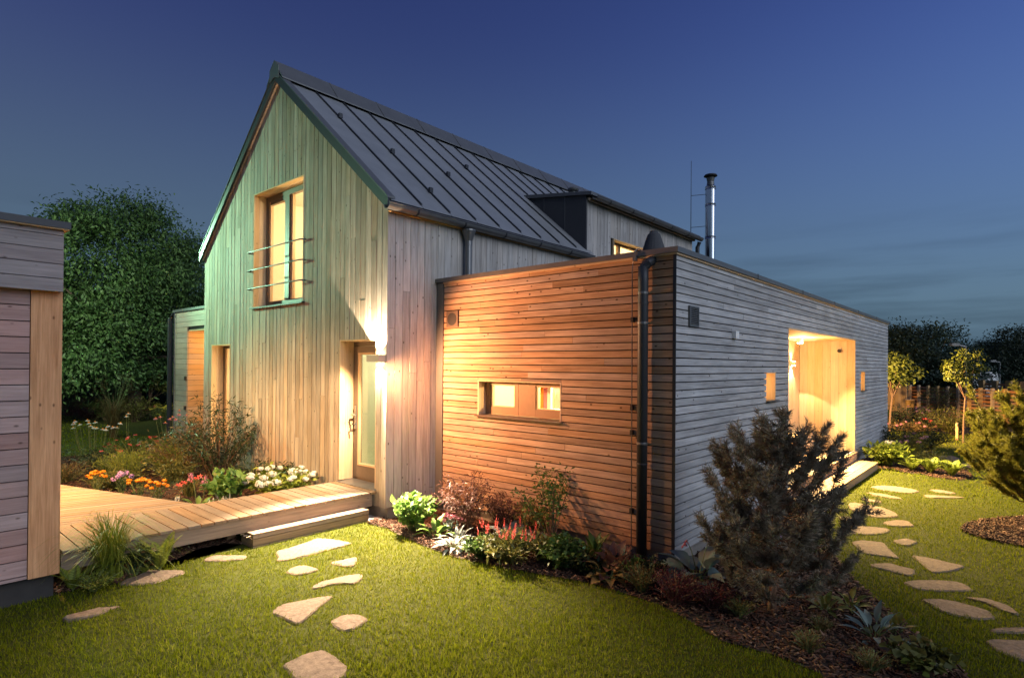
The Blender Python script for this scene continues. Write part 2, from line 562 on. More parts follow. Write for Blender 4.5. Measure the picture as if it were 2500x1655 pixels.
# ---- gable wall with three openings (y0,y1,z0,z1)
GH = [(5.56, 7.20, 2.94, 4.84), (3.70, 4.56, 0.375, 2.33), (8.06, 8.88, 0.40, 2.34)]
gb = MB()
cols = sorted({Y0, Y1, YR} | {h[0] for h in GH} | {h[1] for h in GH})
for a, b in zip(cols, cols[1:]):
    c = (a + b) / 2
    segs = split_range(0.18, 20, [(h[2], h[3]) for h in GH if h[0] <= c <= h[1]])
    for z0, z1 in segs:
        if z1 > 10:
            gb.prism([(a, z0), (b, z0), (b, zroof(b)), (a, zroof(a))], 'x', XG + 0.035, XG + 0.22)
        else:
            gb.prism([(a, z0), (b, z0), (b, z1), (a, z1)], 'x', XG + 0.035, XG + 0.22)
gable = gb.build('gable_wall', 'membrane', house)
i = 0
y = Y0
while y < Y1 - 0.03:
    ya, yb = y, min(y + 0.108, Y1)
    cuts = [ya] + sorted(e for h in GH for e in h[:2] if ya + 0.006 < e < yb - 0.006) + [yb]
    for a, b in zip(cuts, cuts[1:]):
        if b - a < 0.008:
            continue
        c = (a + b) / 2
        for z0, z1 in split_range(0.18, 20, [(h[2], h[3]) for h in GH if h[0] - 0.006 <= c <= h[1] + 0.006]):
            top = z1 > 10
            zt = zroof(c) if top else z1
            runs = [(z0, zt)]
            if zt - z0 > 1.6 and random.random() < 0.75:
                k = random.uniform(z0 + 0.5, zt - 0.5)
                runs = [(z0, k - 0.0025), (k, zt)]
            for q, (r0, r1) in enumerate(runs):
                jx = XG - random.uniform(0, 0.006)
                if top and q == len(runs) - 1:
                    poly = [(a, r0), (b, r0), (b, zroof(b))] + ([(YR, zroof(YR))] if a < YR < b else []) + [(a, zroof(a))]
                else:
                    poly = [(a, r0), (b, r0), (b, r1), (a, r1)]
                MB().prism(poly, 'x', jx, XG + 0.03).build('board', 'gable', gable)
    y += 0.12

def reveal(name, parent, y0, y1, z0, z1, xa, xb, t=0.02, mat='fresh_v'):
    """board lining of an opening in a wall facing -x; split in two boards per side"""
    mid = (xa + xb) / 2 - 0.02
    for k, (p, q) in enumerate(((xa - 0.004, mid), (mid + 0.003, xb))):
        box(name, mat, parent, p, q, y1 - t, y1 - 0.001, z0, z1)
        box(name, mat, parent, p, q, y0 + 0.001, y0 + t, z0, z1)
        box(name, mat, parent, p, q, y0 + t, y1 - t, z1 - t, z1 - 0.001)

def room(name, mat, parent, x0, x1, y0, y1, z0, z1, front='x'):
    """closed room shell, open towards the window (front -x or -y)"""
    m_ = MB()
    t = 0.03
    m_.box(x0, x1, y0 - t, y0, z0, z1) if front == 'x' else None
    m_.box(x0, x1, y1, y1 + t, z0, z1)
    m_.box(x0, x1, y0, y1, z1, z1 + t)
    m_.box(x0, x1, y0, y1, z0 - t, z0)
    m_.box(x1, x1 + t, y0, y1, z0, z1)
    if front == 'y':
        m_.box(x0 - t, x0, y0, y1, z0, z1)
    return m_.build(name, mat, parent)

WARM = (1.0, 0.72, 0.40)
XF = -0.625                                   # window frames sit here
# ---- upper window
win = MB()
for a in ((7.10, 7.18, 2.96, 4.82), (5.58, 5.62, 2.96, 4.82)):
    win.box(XF, XF + 0.07, *a)
win.box(XF, XF + 0.07, 5.62, 7.10, 4.74, 4.82)
win.box(XF, XF + 0.07, 5.62, 7.10, 2.96, 3.04)
upwin = win.build('window', 'frame', house)
reveal('reveal_board', upwin, 5.56, 7.20, 2.94, 4.84, XG, XF)
box('mullion', 'frame', upwin, XF - 0.012, XF + 0.06, 6.37, 6.51, 3.045, 4.735)
box('sash', 'frame_in', upwin, XF + 0.012, XF + 0.06, 6.30, 6.368, 3.045, 4.735)
box('sash', 'frame_in', upwin, XF + 0.012, XF + 0.06, 7.04, 7.098, 3.045, 4.735)
box('sash', 'frame', upwin, XF + 0.002, XF + 0.06, 6.515, 7.04, 4.675, 4.735)
box('pane', 'glass', upwin, XF + 0.03, XF + 0.036, 6.515, 7.04, 3.045, 4.673)
box('pane', 'glass', upwin, XF + 0.03, XF + 0.036, 5.62, 6.30, 3.045, 4.735)
MB().prism([(XG - 0.05, 2.905), (XF, 2.935), (XF, 2.958), (XG - 0.05, 2.925)], 'y', 5.52, 7.24).build('sill', 'seam', upwin)
for zz in (3.85, 3.545, 3.24):
    br = MB().tube([(XG - 0.005, 5.49, zz), (XG - 0.06, 5.49, zz), (XG - 0.075, 5.56, zz), (XG - 0.075, 7.22, zz), (XG - 0.06, 7.28, zz), (XG - 0.005, 7.28, zz)], 0.012, 8)
    br.build('guard_rail', 'trim', upwin, smooth=True)
rm = room('upper_room', 'room', house, XF + 0.07, 1.6, 5.0, 7.7, 2.9, 4.95)
MB().lathe((0.75, 6.3, 4.86), [(0.16, 0), (0.16, 0.09)], 18).build('ceiling_lamp', 'roomlamp', rm)
MB().tube([(0.25, 5.55, 3.86), (0.75, 5.75, 3.62)], 0.07, 14).build('white_tube', 'white', rm)
light('upper_room_light', 'POINT', (0.7, 6.2, 4.6), 38, WARM, rm, shadow_soft_size=0.15)
light('upper_reveal_fill', 'POINT', (0.0, 5.75, 4.2), 26, WARM, rm, shadow_soft_size=0.08)  # unseen light added to brighten the upper window's left reveal

# ---- glazed door
XD = -0.62
dr = MB()
dr.box(XD, XD + 0.07, 4.50, 4.54, 0.40, 2.31)
dr.box(XD, XD + 0.07, 3.72, 3.76, 0.40, 2.31)
dr.box(XD, XD + 0.07, 3.76, 4.50, 2.25, 2.31)
dr.box(XD, XD + 0.07, 3.76, 4.50, 0.40, 0.43)
door = dr.build('door', 'frame', house)
reveal('reveal_board', door, 3.70, 4.56, 0.40, 2.33, XG, XD)
lf = MB()
lf.box(XD - 0.015, XD + 0.05, 4.40, 4.495, 0.435, 2.245)
lf.box(XD - 0.015, XD + 0.05, 3.765, 3.86, 0.435, 2.245)
lf.box(XD - 0.015, XD + 0.05, 3.86, 4.40, 2.16, 2.245)
lf.box(XD - 0.015, XD + 0.05, 3.86, 4.40, 0.435, 0.60)
lf.build('door_leaf', 'frame', door)
gbd = MB()
gbd.box(XD - 0.019, XD + 0.02, 4.365, 4.398, 0.602, 2.158).box(XD - 0.019, XD + 0.02, 3.862, 3.89, 0.602, 2.158)
gbd.box(XD - 0.019, XD + 0.02, 3.89, 4.365, 2.13, 2.158).box(XD - 0.019, XD + 0.02, 3.89, 4.365, 0.602, 0.63)
gbd.build('glazing_bead', 'frame_in', door)
box('pane', 'glass', door, XD + 0.01, XD + 0.016, 3.89, 4.365, 0.63, 2.13)
hd = MB().box(XD - 0.03, XD - 0.015, 4.43, 4.47, 1.10, 1.42)
hd.tube([(XD - 0.03, 4.45, 1.30), (XD - 0.085, 4.45, 1.30), (XD - 0.095, 4.43, 1.295), (XD - 0.095, 4.33, 1.29)], 0.012, 8)
hd.tube([(XD - 0.03, 4.45, 1.16), (XD - 0.07, 4.45, 1.17), (XD - 0.09, 4.46, 1.13), (XD - 0.08, 4.46, 1.06)], 0.01, 8)
hd.build('handle', 'gutter', door)
MB().prism([(XG - 0.03, 0.372), (XD, 0.385), (XD, 0.402), (XG - 0.03, 0.384)], 'y', 3.69, 4.57).build('threshold', 'gutter', door)
rm = room('hall_room', 'room_green', house, XD + 0.07, 1.8, 3.56, 5.0, 0.38, 2.5)
box('shelf', 'white', rm, 0.9, 1.2, 3.6, 4.2, 1.32, 1.36)
MB().lathe((0.6, 4.2, 2.42), [(0.13, 0), (0.13, 0.075)], 18).build('ceiling_lamp', 'roomlamp', rm)
light('hall_room_light', 'POINT', (0.5, 4.2, 2.2), 15, (1.0, 0.84, 0.62), rm, shadow_soft_size=0.12)
light('door_reveal_fill', 'POINT', (-0.28, 3.74, 1.75), 7, (1.0, 0.62, 0.28), rm, shadow_soft_size=0.05)  # light added without a fixture, to brighten the door reveal

# ---- slit window
sl = MB()
sl.box(XF, XF + 0.06, 8.80, 8.86, 0.42, 2.32).box(XF, XF + 0.06, 8.08, 8.12, 0.42, 2.32)
sl.box(XF, XF + 0.06, 8.12, 8.80, 2.27, 2.32).box(XF, XF + 0.06, 8.12, 8.80, 0.42, 0.47)
slit = sl.build('window', 'frame', house)
reveal('reveal_board', slit, 8.06, 8.88, 0.40, 2.34, XG, XF)
box('sash', 'frame_in', slit, XF + 0.008, XF + 0.05, 8.72, 8.798, 0.475, 2.265)
box('pane', 'glass', slit, XF + 0.02, XF + 0.026, 8.12, 8.72, 0.475, 2.265)
rm = room('study_room', 'room', house, XF + 0.06, 1.4, 7.9, 9.1, 0.38, 2.5)
MB().lathe((0.4, 8.5, 2.42), [(0.13, 0), (0.13, 0.075)], 18).build('ceiling_lamp', 'roomlamp', rm)
light('study_room_light', 'POINT', (0.3, 8.5, 2.2), 15, WARM, rm, shadow_soft_size=0.12)
light('slit_reveal_fill', 'POINT', (-0.12, 8.05, 1.6), 15, WARM, rm, shadow_soft_size=0.06)  # extra light behind the glass, added for the slit window's reveal

# ---- plinth
pl = MB()
pl.box(XG + 0.055, XG + 0.25, Y0 + 0.04, Y1 - 0.04, -0.3, 0.178)
pl.box(XG + 0.25, 0.06, Y0 + 0.04, Y0 + 0.25, -0.3, 0.178)
pl.box(0.06, 0.26, 0.06, Y0 + 0.2, -0.3, 0.164)
pl.box(0.26, 11.94, 0.06, 0.26, -0.3, 0.164)
pl.build('plinth', 'plinth', house)

# ---- long side wall (upright boards), the part in front of the annex and the strip above its roof
sw = MB()
sw.box(XG + 0.22, 0.3, Y0 + 0.035, Y0 + 0.2, 0.18, 4.02)
sw.box(0.3, 3.62, Y0 + 0.035, Y0 + 0.2, 2.9, 4.02)
side = sw.build('side_wall', 'membrane', house)
x = XG + 0.004
while x < 3.62:
    b = min(x + 0.1145, 3.62)
    z0 = 0.18 if x < 0.0 else 3.0
    if x < 0 < b:
        b = min(b, 0.03)
    runs = [(z0, 4.02)]
    if z0 < 1 and random.random() < 0.9:
        k = random.uniform(0.9, 3.2); runs = [(z0, k - 0.0025), (k, 4.02)]
    for r0, r1 in runs:
        box('board', 'side', side, x, b, Y0 - random.uniform(0, 0.004), Y0 + 0.03, r0, r1)
    x += 0.12

# ---- roof: slopes as single metal panels between standing seams
def slope_poly(ya, yb, lift, th):
    return [(ya, zroof(ya) + lift), (yb, zroof(yb) + lift), (yb, zroof(yb) + lift + th), (ya, zroof(ya) + lift + th)]

deck_ = MB()
deck_.prism([(Y0 - 0.05, zroof(Y0 - 0.05)), (YR, zroof(YR)), (YR, zroof(YR) + 0.10), (Y0 - 0.05, zroof(Y0 - 0.05) + 0.10)], 'x', XG - 0.04, 3.60)
deck_.prism([(4.99, zroof(4.99)), (YR, zroof(YR)), (YR, zroof(YR) + 0.10), (4.99, zroof(4.99) + 0.10)], 'x', 3.60, 8.26)
deck_.prism([(Y0 - 0.05, zroof(Y0 - 0.05)), (YR, zroof(YR)), (YR, zroof(YR) + 0.10), (Y0 - 0.05, zroof(Y0 - 0.05) + 0.10)], 'x', 8.26, XE)
deck_.prism([(YR, zroof(YR)), (Y1 + 0.05, zroof(Y1 + 0.05)), (Y1 + 0.05, zroof(Y1 + 0.05) + 0.10), (YR, zroof(YR) + 0.10)], 'x', XG - 0.04, XE)
roof = deck_.build('roof', 'seam', house)
seams = [-0.328 + 0.508 * k for k in range(18)]
edges = [XG - 0.03] + [s_ for s_ in seams if s_ < XE] + [XE]
for a, b in zip(edges, edges[1:]):
    lo_y = 4.99 if (a > 3.55 and b < 8.5) else (Y0 - 0.09)
    MB().prism(slope_poly(lo_y, YR, 0.104, 0.008), 'x', a + 0.006, b - 0.006).build('roof_panel', 'metal', roof)
    MB().prism([(YR, zroof(YR) + 0.104), (Y1 + 0.09, zroof(Y1 + 0.09) + 0.104), (Y1 + 0.09, zroof(Y1 + 0.09) + 0.112), (YR, zroof(YR) + 0.112)], 'x', a + 0.006, b - 0.006).build('roof_panel', 'metal', roof)
for s_ in seams:
    if s_ < XE:
        lo_y = 4.99 if 3.55 < s_ < 8.3 else (Y0 - 0.05)
        MB().prism(slope_poly(lo_y, YR - 0.18, 0.104, 0.040), 'x', s_ - 0.010, s_ + 0.010).build('seam', 'seam', roof)
for s_, yy in ((0.18, 3.85), (0.18, 4.75), (1.2, 4.6), (2.2, 5.2), (-0.328, 5.4)):
    box('snow_clip', 'seam', roof, s_ - 0.03, s_ + 0.03, yy - 0.02, yy + 0.02, zroof(yy) + 0.13, zroof(yy) + 0.20)
rc = MB().prism([(YR - 0.26, zroof(YR - 0.26) + 0.165), (YR, zroof(YR) + 0.215), (YR + 0.26, zroof(YR + 0.26) + 0.165),
                 (YR + 0.26, zroof(YR + 0.26) + 0.185), (YR, zroof(YR) + 0.29), (YR - 0.26, zroof(YR - 0.26) + 0.185)], 'x', XG - 0.085, XE)
rcap = rc.build('ridge_cap', 'trim', roof)
for k in range(9):
    xx = 0.05 + k * 0.95
    MB().prism([(YR - 0.268, zroof(YR - 0.26) + 0.18), (YR, zroof(YR) + 0.285), (YR, zroof(YR) + 0.297), (YR - 0.268, zroof(YR - 0.26) + 0.192)], 'x', xx, xx + 0.03).build('cap_joint', 'trim', rcap)
MB().prism([(YR - 0.15, zroof(YR - 0.15) + 0.10), (YR, zroof(YR) + 0.02), (YR + 0.15, zroof(YR - 0.15) + 0.10), (YR + 0.15, zroof(YR - 0.15) + 0.29), (YR, zroof(YR) + 0.295), (YR - 0.15, zroof(YR - 0.15) + 0.29)], 'x', XG - 0.092, XG - 0.086).build('ridge_end_plate', 'trim', roof)
for sgn in (0, 1):
    def vy(y_): return y_ if sgn == 0 else 2 * YR - y_
    ya, yb = Y0 - 0.09, YR
    vp = [(vy(ya), zroof(ya) - 0.03), (vy(yb), zroof(yb) - 0.03), (vy(yb), zroof(yb) + 0.125), (vy(ya), zroof(ya) + 0.125)]
    MB().prism(vp, 'x', XG - 0.075, XG - 0.045).build('verge_board', 'seam', roof)
    vp = [(vy(ya), zroof(ya) + 0.128), (vy(yb), zroof(yb) + 0.128), (vy(yb), zroof(yb) + 0.15), (vy(ya), zroof(ya) + 0.15)]
    MB().prism(vp, 'x', XG - 0.085, XG + 0.04).build('verge_flashing', 'trim' if sgn == 0 else 'seam', roof)
    MB().prism([(vy(ya + 0.06), zroof(ya + 0.06) - 0.05), (vy(yb), zroof(yb) - 0.05), (vy(yb), zroof(yb) - 0.032), (vy(ya + 0.06), zroof(ya + 0.06) - 0.032)], 'x', XG - 0.04, XG - 0.012).build('verge_batten', 'annex_l', roof)

def half_gutter(name, xa, xb, yc, zc, r, parent):
    n = 9
    pts = [(yc + r * math.cos(math.pi + math.pi * k / n), zc + r * math.sin(math.pi + math.pi * k / n)) for k in range(n + 1)]
    inn = [(yc + (r - 0.006) * math.cos(math.pi + math.pi * k / n), zc + (r - 0.006) * math.sin(math.pi + math.pi * k / n)) for k in range(n + 1)][::-1]
    g_ = MB()
    for k in range(n):
        g_.prism([pts[k], pts[k + 1], inn[n - k - 1], inn[n - k]], 'x', xa, xb)
    g_.tube([(xa, yc - r, zc + 0.004), (xb, yc - r, zc + 0.004)], 0.011, 6)
    o_ = g_.build(name, 'gutter', parent)
    k = xa + 0.45
    while k < xb - 0.1:
        b_ = MB()
        for q in range(n):
            t0, t1 = math.pi + math.pi * q / n, math.pi + math.pi * (q + 1) / n
            b_.prism([(yc + (r + 0.001) * math.cos(t0), zc + (r + 0.001) * math.sin(t0)), (yc + (r + 0.001) * math.cos(t1), zc + (r + 0.001) * math.sin(t1)),
                      (yc + (r + 0.008) * math.cos(t1), zc + (r + 0.008) * math.sin(t1)), (yc + (r + 0.008) * math.cos(t0), zc + (r + 0.008) * math.sin(t0))], 'x', k, k + 0.025)
        b_.build('gutter_bracket', 'seam', o_)
        k += 0.85
    e_ = MB()
    fan = [(yc, zc)]
    e_.prism(pts, 'x', xb - 0.006, xb)
    e_.build('gutter_end', 'gutter', o_)
    return o_

half_gutter('gutter', XG - 0.10, 3.66, Y0 - 0.10, 4.00, 0.068, house)
box('eaves_board', 'fresh_h', house, XG - 0.01, 3.62, Y0 - 0.045, Y0 - 0.008, 3.93, 3.985)
dp = MB().lathe((0.50, Y0 - 0.10, 3.70), [(0.052, 0), (0.052, 0.06), (0.10, 0.20), (0.10, 0.22)], 14)
dp.tube([(0.50, Y0 - 0.10, 3.72), (0.50, Y0 - 0.10, 3.0)], 0.048, 14)
dp.build('downpipe', 'gutter', house, smooth=False)

# ---- dormer
XDm0, XDm1 = 3.62, 8.20
dm = MB()
for a in ((XDm0 + 0.02, 4.56, 4.0, 5.08), (6.0, XDm1, 4.0, 5.08)):
    dm.box(a[0], a[1], Y0 + 0.035, Y0 + 0.2, a[2], a[3])
dm.box(4.56, 6.0, Y0 + 0.035, Y0 + 0.2, 4.50, 5.08)
dm.box(4.56, 6.0, Y0 + 0.035, Y0 + 0.2, 3.9, 4.12)
dorm = dm.build('dormer', 'membrane', house)
x = XDm0
while x < XDm1 - 0.02:
    b = min(x + 0.1145, XDm1)
    for r0, r1 in split_range(3.95, 5.09, [(4.12, 4.50)] if 4.5 < (x + b) / 2 < 6.02 else []):
        box('board', 'side', dorm, x, b, Y0 - random.uniform(0, 0.004), Y0 + 0.03, r0, r1)
    x += 0.12
MB().prism([(Y0 - 0.02, zroof(Y0) + 0.10), (Y0 - 0.02, 5.12), (4.99, 5.32), (4.99, zroof(4.99) + 0.05)], 'x', XDm0 - 0.045, XDm0 - 0.002).build('cheek', 'cheek', dorm)
for yy in (3.95, 4.45):
    box('cheek_joint', 'trim', dorm, XDm0 - 0.052, XDm0 - 0.046, yy - 0.006, yy + 0.006, zroof(yy) + 0.13, 5.12 + (yy - 3.47) * 0.13)
MB().prism([(Y0 - 0.16, 5.11), (5.02, 5.33), (5.02, 5.40), (Y0 - 0.16, 5.17)], 'x', XDm0 - 0.09, XDm1 + 0.10).build('dormer_roof', 'trim', dorm)
box('eaves_board', 'fresh_h', dorm, XDm0, XDm1 + 0.02, Y0 - 0.06, Y0 - 0.006, 5.045, 5.095)
half_gutter('gutter', XDm0 + 0.02, XDm1 + 0.12, Y0 - 0.17, 5.10, 0.062, house)
MB().tube([(XDm1 + 0.06, Y0 - 0.15, 5.02), (XDm1 + 0.06, Y0 - 0.10, 4.9), (XDm1 + 0.06, Y0 - 0.10, 3.05)], 0.05, 12).build('downpipe', 'seam', house)
dw = MB()
dw.box(4.58, 4.66, Y0 + 0.14, Y0 + 0.2, 4.13, 4.48).box(5.90, 5.98, Y0 + 0.14, Y0 + 0.2, 4.13, 4.48).box(4.66, 5.90, Y0 + 0.14, Y0 + 0.2, 4.44, 4.48).box(4.98, 5.06, Y0 + 0.14, Y0 + 0.2, 4.13, 4.44)
dwin = dw.build('window', 'panel', house)
box('reveal_board', 'fresh_x', dwin, 4.56, 6.0, Y0 - 0.01, Y0 + 0.2, 4.482, 4.50)
box('reveal_board', 'fresh_v', dwin, 5.982, 6.0, Y0 - 0.01, Y0 + 0.2, 4.12, 4.481)
box('reveal_board', 'fresh_v', dwin, 4.56, 4.578, Y0 - 0.01, Y0 + 0.2, 4.12, 4.481)
box('pane', 'glass', dwin, 4.66, 4.98, Y0 + 0.165, Y0 + 0.17, 4.13, 4.44)
box('pane', 'glass', dwin, 5.06, 5.90, Y0 + 0.165, Y0 + 0.17, 4.13, 4.44)
rm = room('dormer_room', 'room', house, 4.4, 6.2, Y0 + 0.2, 4.75, 3.95, 4.9, 'y')
MB().lathe((5.2, 4.2, 4.82), [(0.12, 0), (0.12, 0.07)], 18).build('ceiling_lamp', 'roomlamp', rm)
light('dormer_room_light', 'POINT', (5.2, 4.2, 4.7), 34, (1.0, 0.78, 0.46), rm, shadow_soft_size=0.1)
vt = MB().lathe((3.98, 4.05, 5.18), [(0.075, 0), (0.07, 0.12), (0.075, 0.125), (0.055, 0.15), (0.055, 0.22), (0.10, 0.225), (0.115, 0.255), (0.09, 0.285), (0.03, 0.30)], 18)
vt.build('roof_vent', 'trim', house, smooth=False)

# ---- closing walls that the photograph only lets one guess
cl = MB()
cl.box(XG + 0.22, XE - 0.05, Y1 - 0.2, Y1, 0.0, 4.02)
cl.prism([(Y0, 2.9), (Y1, 0.1), (Y1, zroof(Y1)), (YR, zroof(YR)), (Y0, zroof(Y0))], 'x', XE - 0.2, XE - 0.02)
cl.build('rear_wall', 'side', house)

# ================================================================== ANNEX (flat-roofed wing in front)
ROW0, PITCH_B = 3.0456, 0.08
rows = [(ROW0 + 0.006, 3.112)] + [(ROW0 - PITCH_B * (k + 1) + 0.006, ROW0 - PITCH_B * k - 0.006) for k in range(35)] + [(0.165, ROW0 - PITCH_B * 35 - 0.006)]
AH = (1.37, 2.69, 1.36, 1.81)
al = MB()
for a, b in ((0.2, AH[0]), (AH[1], Y0 + 0.05)):
    al.box(0.034, 0.20, a, b, 0.165, 3.11)
al.box(0.034, 0.20, AH[0], AH[1], 0.165, AH[2])
al.box(0.034, 0.20, AH[0], AH[1], AH[3], 3.11)
al.box(0.034, 0.20, 0.034, 0.2, 0.165, 3.11)
awl = al.build('annex_wall', 'membrane', house)
for z0, z1 in rows:
    hz = z1 > AH[2] + 0.01 and z0 < AH[3] - 0.01
    parts_z = [(z0, z1)]
    for a, b in joints(0.024, 3.345, 1.6, 3.0):
        if hz:
            for p, q in split_range(a, b, [(AH[0], AH[1])]):
                box('board', 'annex_l', awl, -random.uniform(0, 0.003), 0.024, p, q, z0, z1)
            if z0 < AH[2] - 0.012 and a < AH[1] and b > AH[0]:
                box('board', 'annex_l', awl, 0, 0.024, max(a, AH[0] + 0.003), min(b, AH[1] - 0.003), z0, AH[2] - 0.003)
            if z1 > AH[3] + 0.012 and a < AH[1] and b > AH[0]:
                box('board', 'annex_l', awl, 0, 0.024, max(a, AH[0] + 0.003), min(b, AH[1] - 0.003), AH[3] + 0.003, z1)
        else:
            box('board', 'annex_l', awl, -random.uniform(0, 0.003), 0.024, a, b, z0, z1)
box('corner_panel', 'trim', house, -0.012, 0.03, 3.352, 3.486, 0.10, 3.108)

PX0, PX1, PZ0, PZ1, PD = 3.67, 8.15, 0.31, 2.56, 1.05
S1, S2 = (2.70, 3.08, 1.555, 1.94), (8.74, 9.14, 1.52, 1.93)
RHS = [(PX0, PX1, PZ0, PZ1), S1, S2]
ar = MB()
for a, b in zip([0.2, S1[0], S1[1], PX0, PX1, S2[0], S2[1]], [S1[0], S1[1], PX0, PX1, S2[0], S2[1], 11.98]):
    c = (a + b) / 2
    for z0, z1 in split_range(0.165, 3.11, [(h[2], h[3]) for h in RHS if h[0] <= c <= h[1]]):
        ar.box(a, b, 0.034, 0.20, z0, z1)
awr = ar.build('annex_wall', 'membrane', house)
for z0, z1 in rows:
    hs_ = [h for h in RHS if z1 > h[2] + 0.01 and z0 < h[3] - 0.01]
    for a, b in joints(0.0, 12.0, 2.6, 4.6):
        for p, q in split_range(a, b, [(h[0], h[1]) for h in hs_]):
            box('board', 'annex_r', awr, p, q, -random.uniform(0, 0.003), 0.024, z0, z1)
        for h in hs_:
            if a < h[1] and b > h[0]:
                p, q = max(a, h[0] + 0.003), min(b, h[1] - 0.003)
                if q - p > 0.02 and z0 < h[2] - 0.012:
                    box('board', 'annex_r', awr, p, q, 0, 0.024, z0, h[2] - 0.003)
                if q - p > 0.02 and z1 > h[3] + 0.012:
                    box('board', 'annex_r', awr, p, q, 0, 0.024, h[3] + 0.003, z1)
ae = MB().box(11.8, 11.975, 0.2, Y0, 0.1, 3.1)
ae.build('annex_end_wall', 'annex_r', house)
box('flat_roof', 'seam', house, 0.2, 11.97, 0.2, Y0 + 0.03, 2.92, 3.04)
box('parapet_cap', 'trim', house, -0.04, 0.26, -0.04, 3.49, 3.114, 3.168)
xa = 0.262
while xa < 12.0:
    xb = min(xa + 2.0, 12.05)
    box('parapet_cap', 'trim', house, xa, xb - 0.004, -0.04, 0.26, 3.114, 3.168)
    box('cap_joint', 'trim', house, xb - 0.03, xb - 0.005, -0.046, 0.266, 3.112, 3.174)
    xa = xb if xb < 12.04 else 13
box('parapet_batten', 'fresh_h', house, -0.022, -0.002, -0.022, 3.345, 3.096, 3.113)
box('parapet_batten', 'fresh_h', house, 0.0, 12.0, -0.022, -0.004, 3.096, 3.113)
box('corner_bead', 'seam', house, -0.006, 0.004, -0.008, 0.0235, 0.165, 3.095)

# window in the annex wall
aw = MB()
XA = 0.13
aw.box(XA, XA + 0.06, 2.60, 2.672, 1.375, 1.795).box(XA, XA + 0.06, 2.12, 2.17, 1.375, 1.795).box(XA, XA + 0.06, 2.17, 2.60, 1.755, 1.795).box(XA, XA + 0.06, 2.17, 2.60, 1.375, 1.47)
awin = aw.build('window', 'panel', house)
box('infill_panel', 'panel', awin, XA, XA + 0.06, 1.85, 2.115, 1.375, 1.795)
a2 = MB().box(XA, XA + 0.06, 1.392, 1.44, 1.375, 1.795).box(XA, XA + 0.06, 1.44, 1.847, 1.755, 1.795).box(XA, XA + 0.06, 1.44, 1.847, 1.375, 1.47)
a2.build('sash', 'panel', awin)
for p, q in ((2.185, 2.585), (1.455, 1.835)):
    fr_ = MB().box(XA + 0.01, XA + 0.05, q - 0.02, q, 1.472, 1.753).box(XA + 0.01, XA + 0.05, p, p + 0.012, 1.472, 1.753)
    fr_.box(XA + 0.01, XA + 0.05, p + 0.012, q - 0.02, 1.74, 1.753).box(XA + 0.01, XA + 0.05, p + 0.012, q - 0.02, 1.472, 1.486)
    fr_.build('glazing_bead', 'frame_in', awin)
    box('pane', 'glass', awin, XA + 0.025, XA + 0.03, p + 0.012, q - 0.02, 1.486, 1.74)
reveal('reveal_board', awin, AH[0], AH[1], AH[2], AH[3], 0.0, XA, 0.016, 'fresh_v')
MB().prism([(-0.045, 1.350), (XA, 1.366), (XA, 1.374), (-0.045, 1.362)], 'y', 1.345, 2.715).build('sill', 'bronze', awin)
rm = room('annex_room', 'room_green', house, 0.2, 2.5, 0.75, 3.3, 0.5, 2.6)
for k in range(9):
    box('wall_panel', 'white', rm, 2.44, 2.47, 1.9 + k * 0.16, 2.05 + k * 0.16, 0.6, 2.5)
box('cooker_hood', 'white', rm, 2.0, 2.44, 2.3, 2.95, 1.66, 1.72)
for k, (yy, m_) in enumerate(((2.02, 'fl_orange'), (1.96, 'fl_pink'), (1.90, 'white'))):
    box('curtain', m_, rm, 0.5, 0.53, yy, yy + 0.055, 0.8, 2.5)
for k in range(4):
    box('picture', ('white', 'frame_in', 'fl_orange', 'white')[k], rm, 2.41, 2.432, 0.85 + k * 0.22, 1.0 + k * 0.22, 1.72 + 0.05 * (k % 2), 1.92)
for k in range(3):
    MB().lathe((0.55, 2.25 + 0.09 * k, 1.44), [(0.02, 0), (0.045, 0.03), (0.03, 0.07), (0.008, 0.09)], 10).build('fruit', 'leaf_bright', rm)
box('worktop', 'white', rm, 0.32, 0.75, 1.0, 3.2, 1.40, 1.44)
MB().lathe((1.3, 1.9, 2.52), [(0.14, 0), (0.14, 0.075)], 18).build('ceiling_lamp', 'roomlamp', rm)
light('annex_room_light', 'POINT', (1.3, 1.9, 2.3), 48, (1.0, 0.82, 0.55), rm, shadow_soft_size=0.12)
light('annex_reveal_fill', 'POINT', (0.75, 1.22, 1.85), 95, (1.0, 0.62, 0.26), rm, shadow_soft_size=0.05)  # unseen light added to warm the annex window's left reveal

# vents, boxes, downpipe and earth wire
v1 = MB().box(-0.022, 0.0, 3.055, 3.275, 2.50, 2.715).build('wall_vent', 'bronze', house)
n_ = 18
MB().prism([(3.165 + 0.085 * math.cos(2 * math.pi * k / n_), 2.607 + 0.085 * math.sin(2 * math.pi * k / n_)) for k in range(n_)], 'x', -0.027, -0.023).build('grille', 'dark', v1)
vf = MB().box(0.285, 0.305, -0.025, -0.004, 2.41, 2.62).box(0.485, 0.505, -0.025, -0.004, 2.41, 2.62).box(0.305, 0.485, -0.025, -0.004, 2.60, 2.62).box(0.305, 0.485, -0.025, -0.004, 2.41, 2.43)
v2 = vf.build('wall_vent', 'trim', house)
box('grille', 'dark', v2, 0.305, 0.485, -0.010, -0.005, 2.43, 2.60)
for k in range(9):
    MB().prism([(-0.022, 2.436 + k * 0.0185), (-0.012, 2.446 + k * 0.0185), (-0.012, 2.449 + k * 0.0185), (-0.022, 2.439 + k * 0.0185)], 'x', 0.305, 0.485).build('louvre', 'trim', v2)
box('junction_box', 'white', house, 1.47, 1.57, -0.05, -0.004, 2.335, 2.42)
pp = MB().tube([(-0.075, 0.31, 3.0), (-0.075, 0.31, 2.85), (-0.075, 0.31, -0.1)], 0.052, 18)
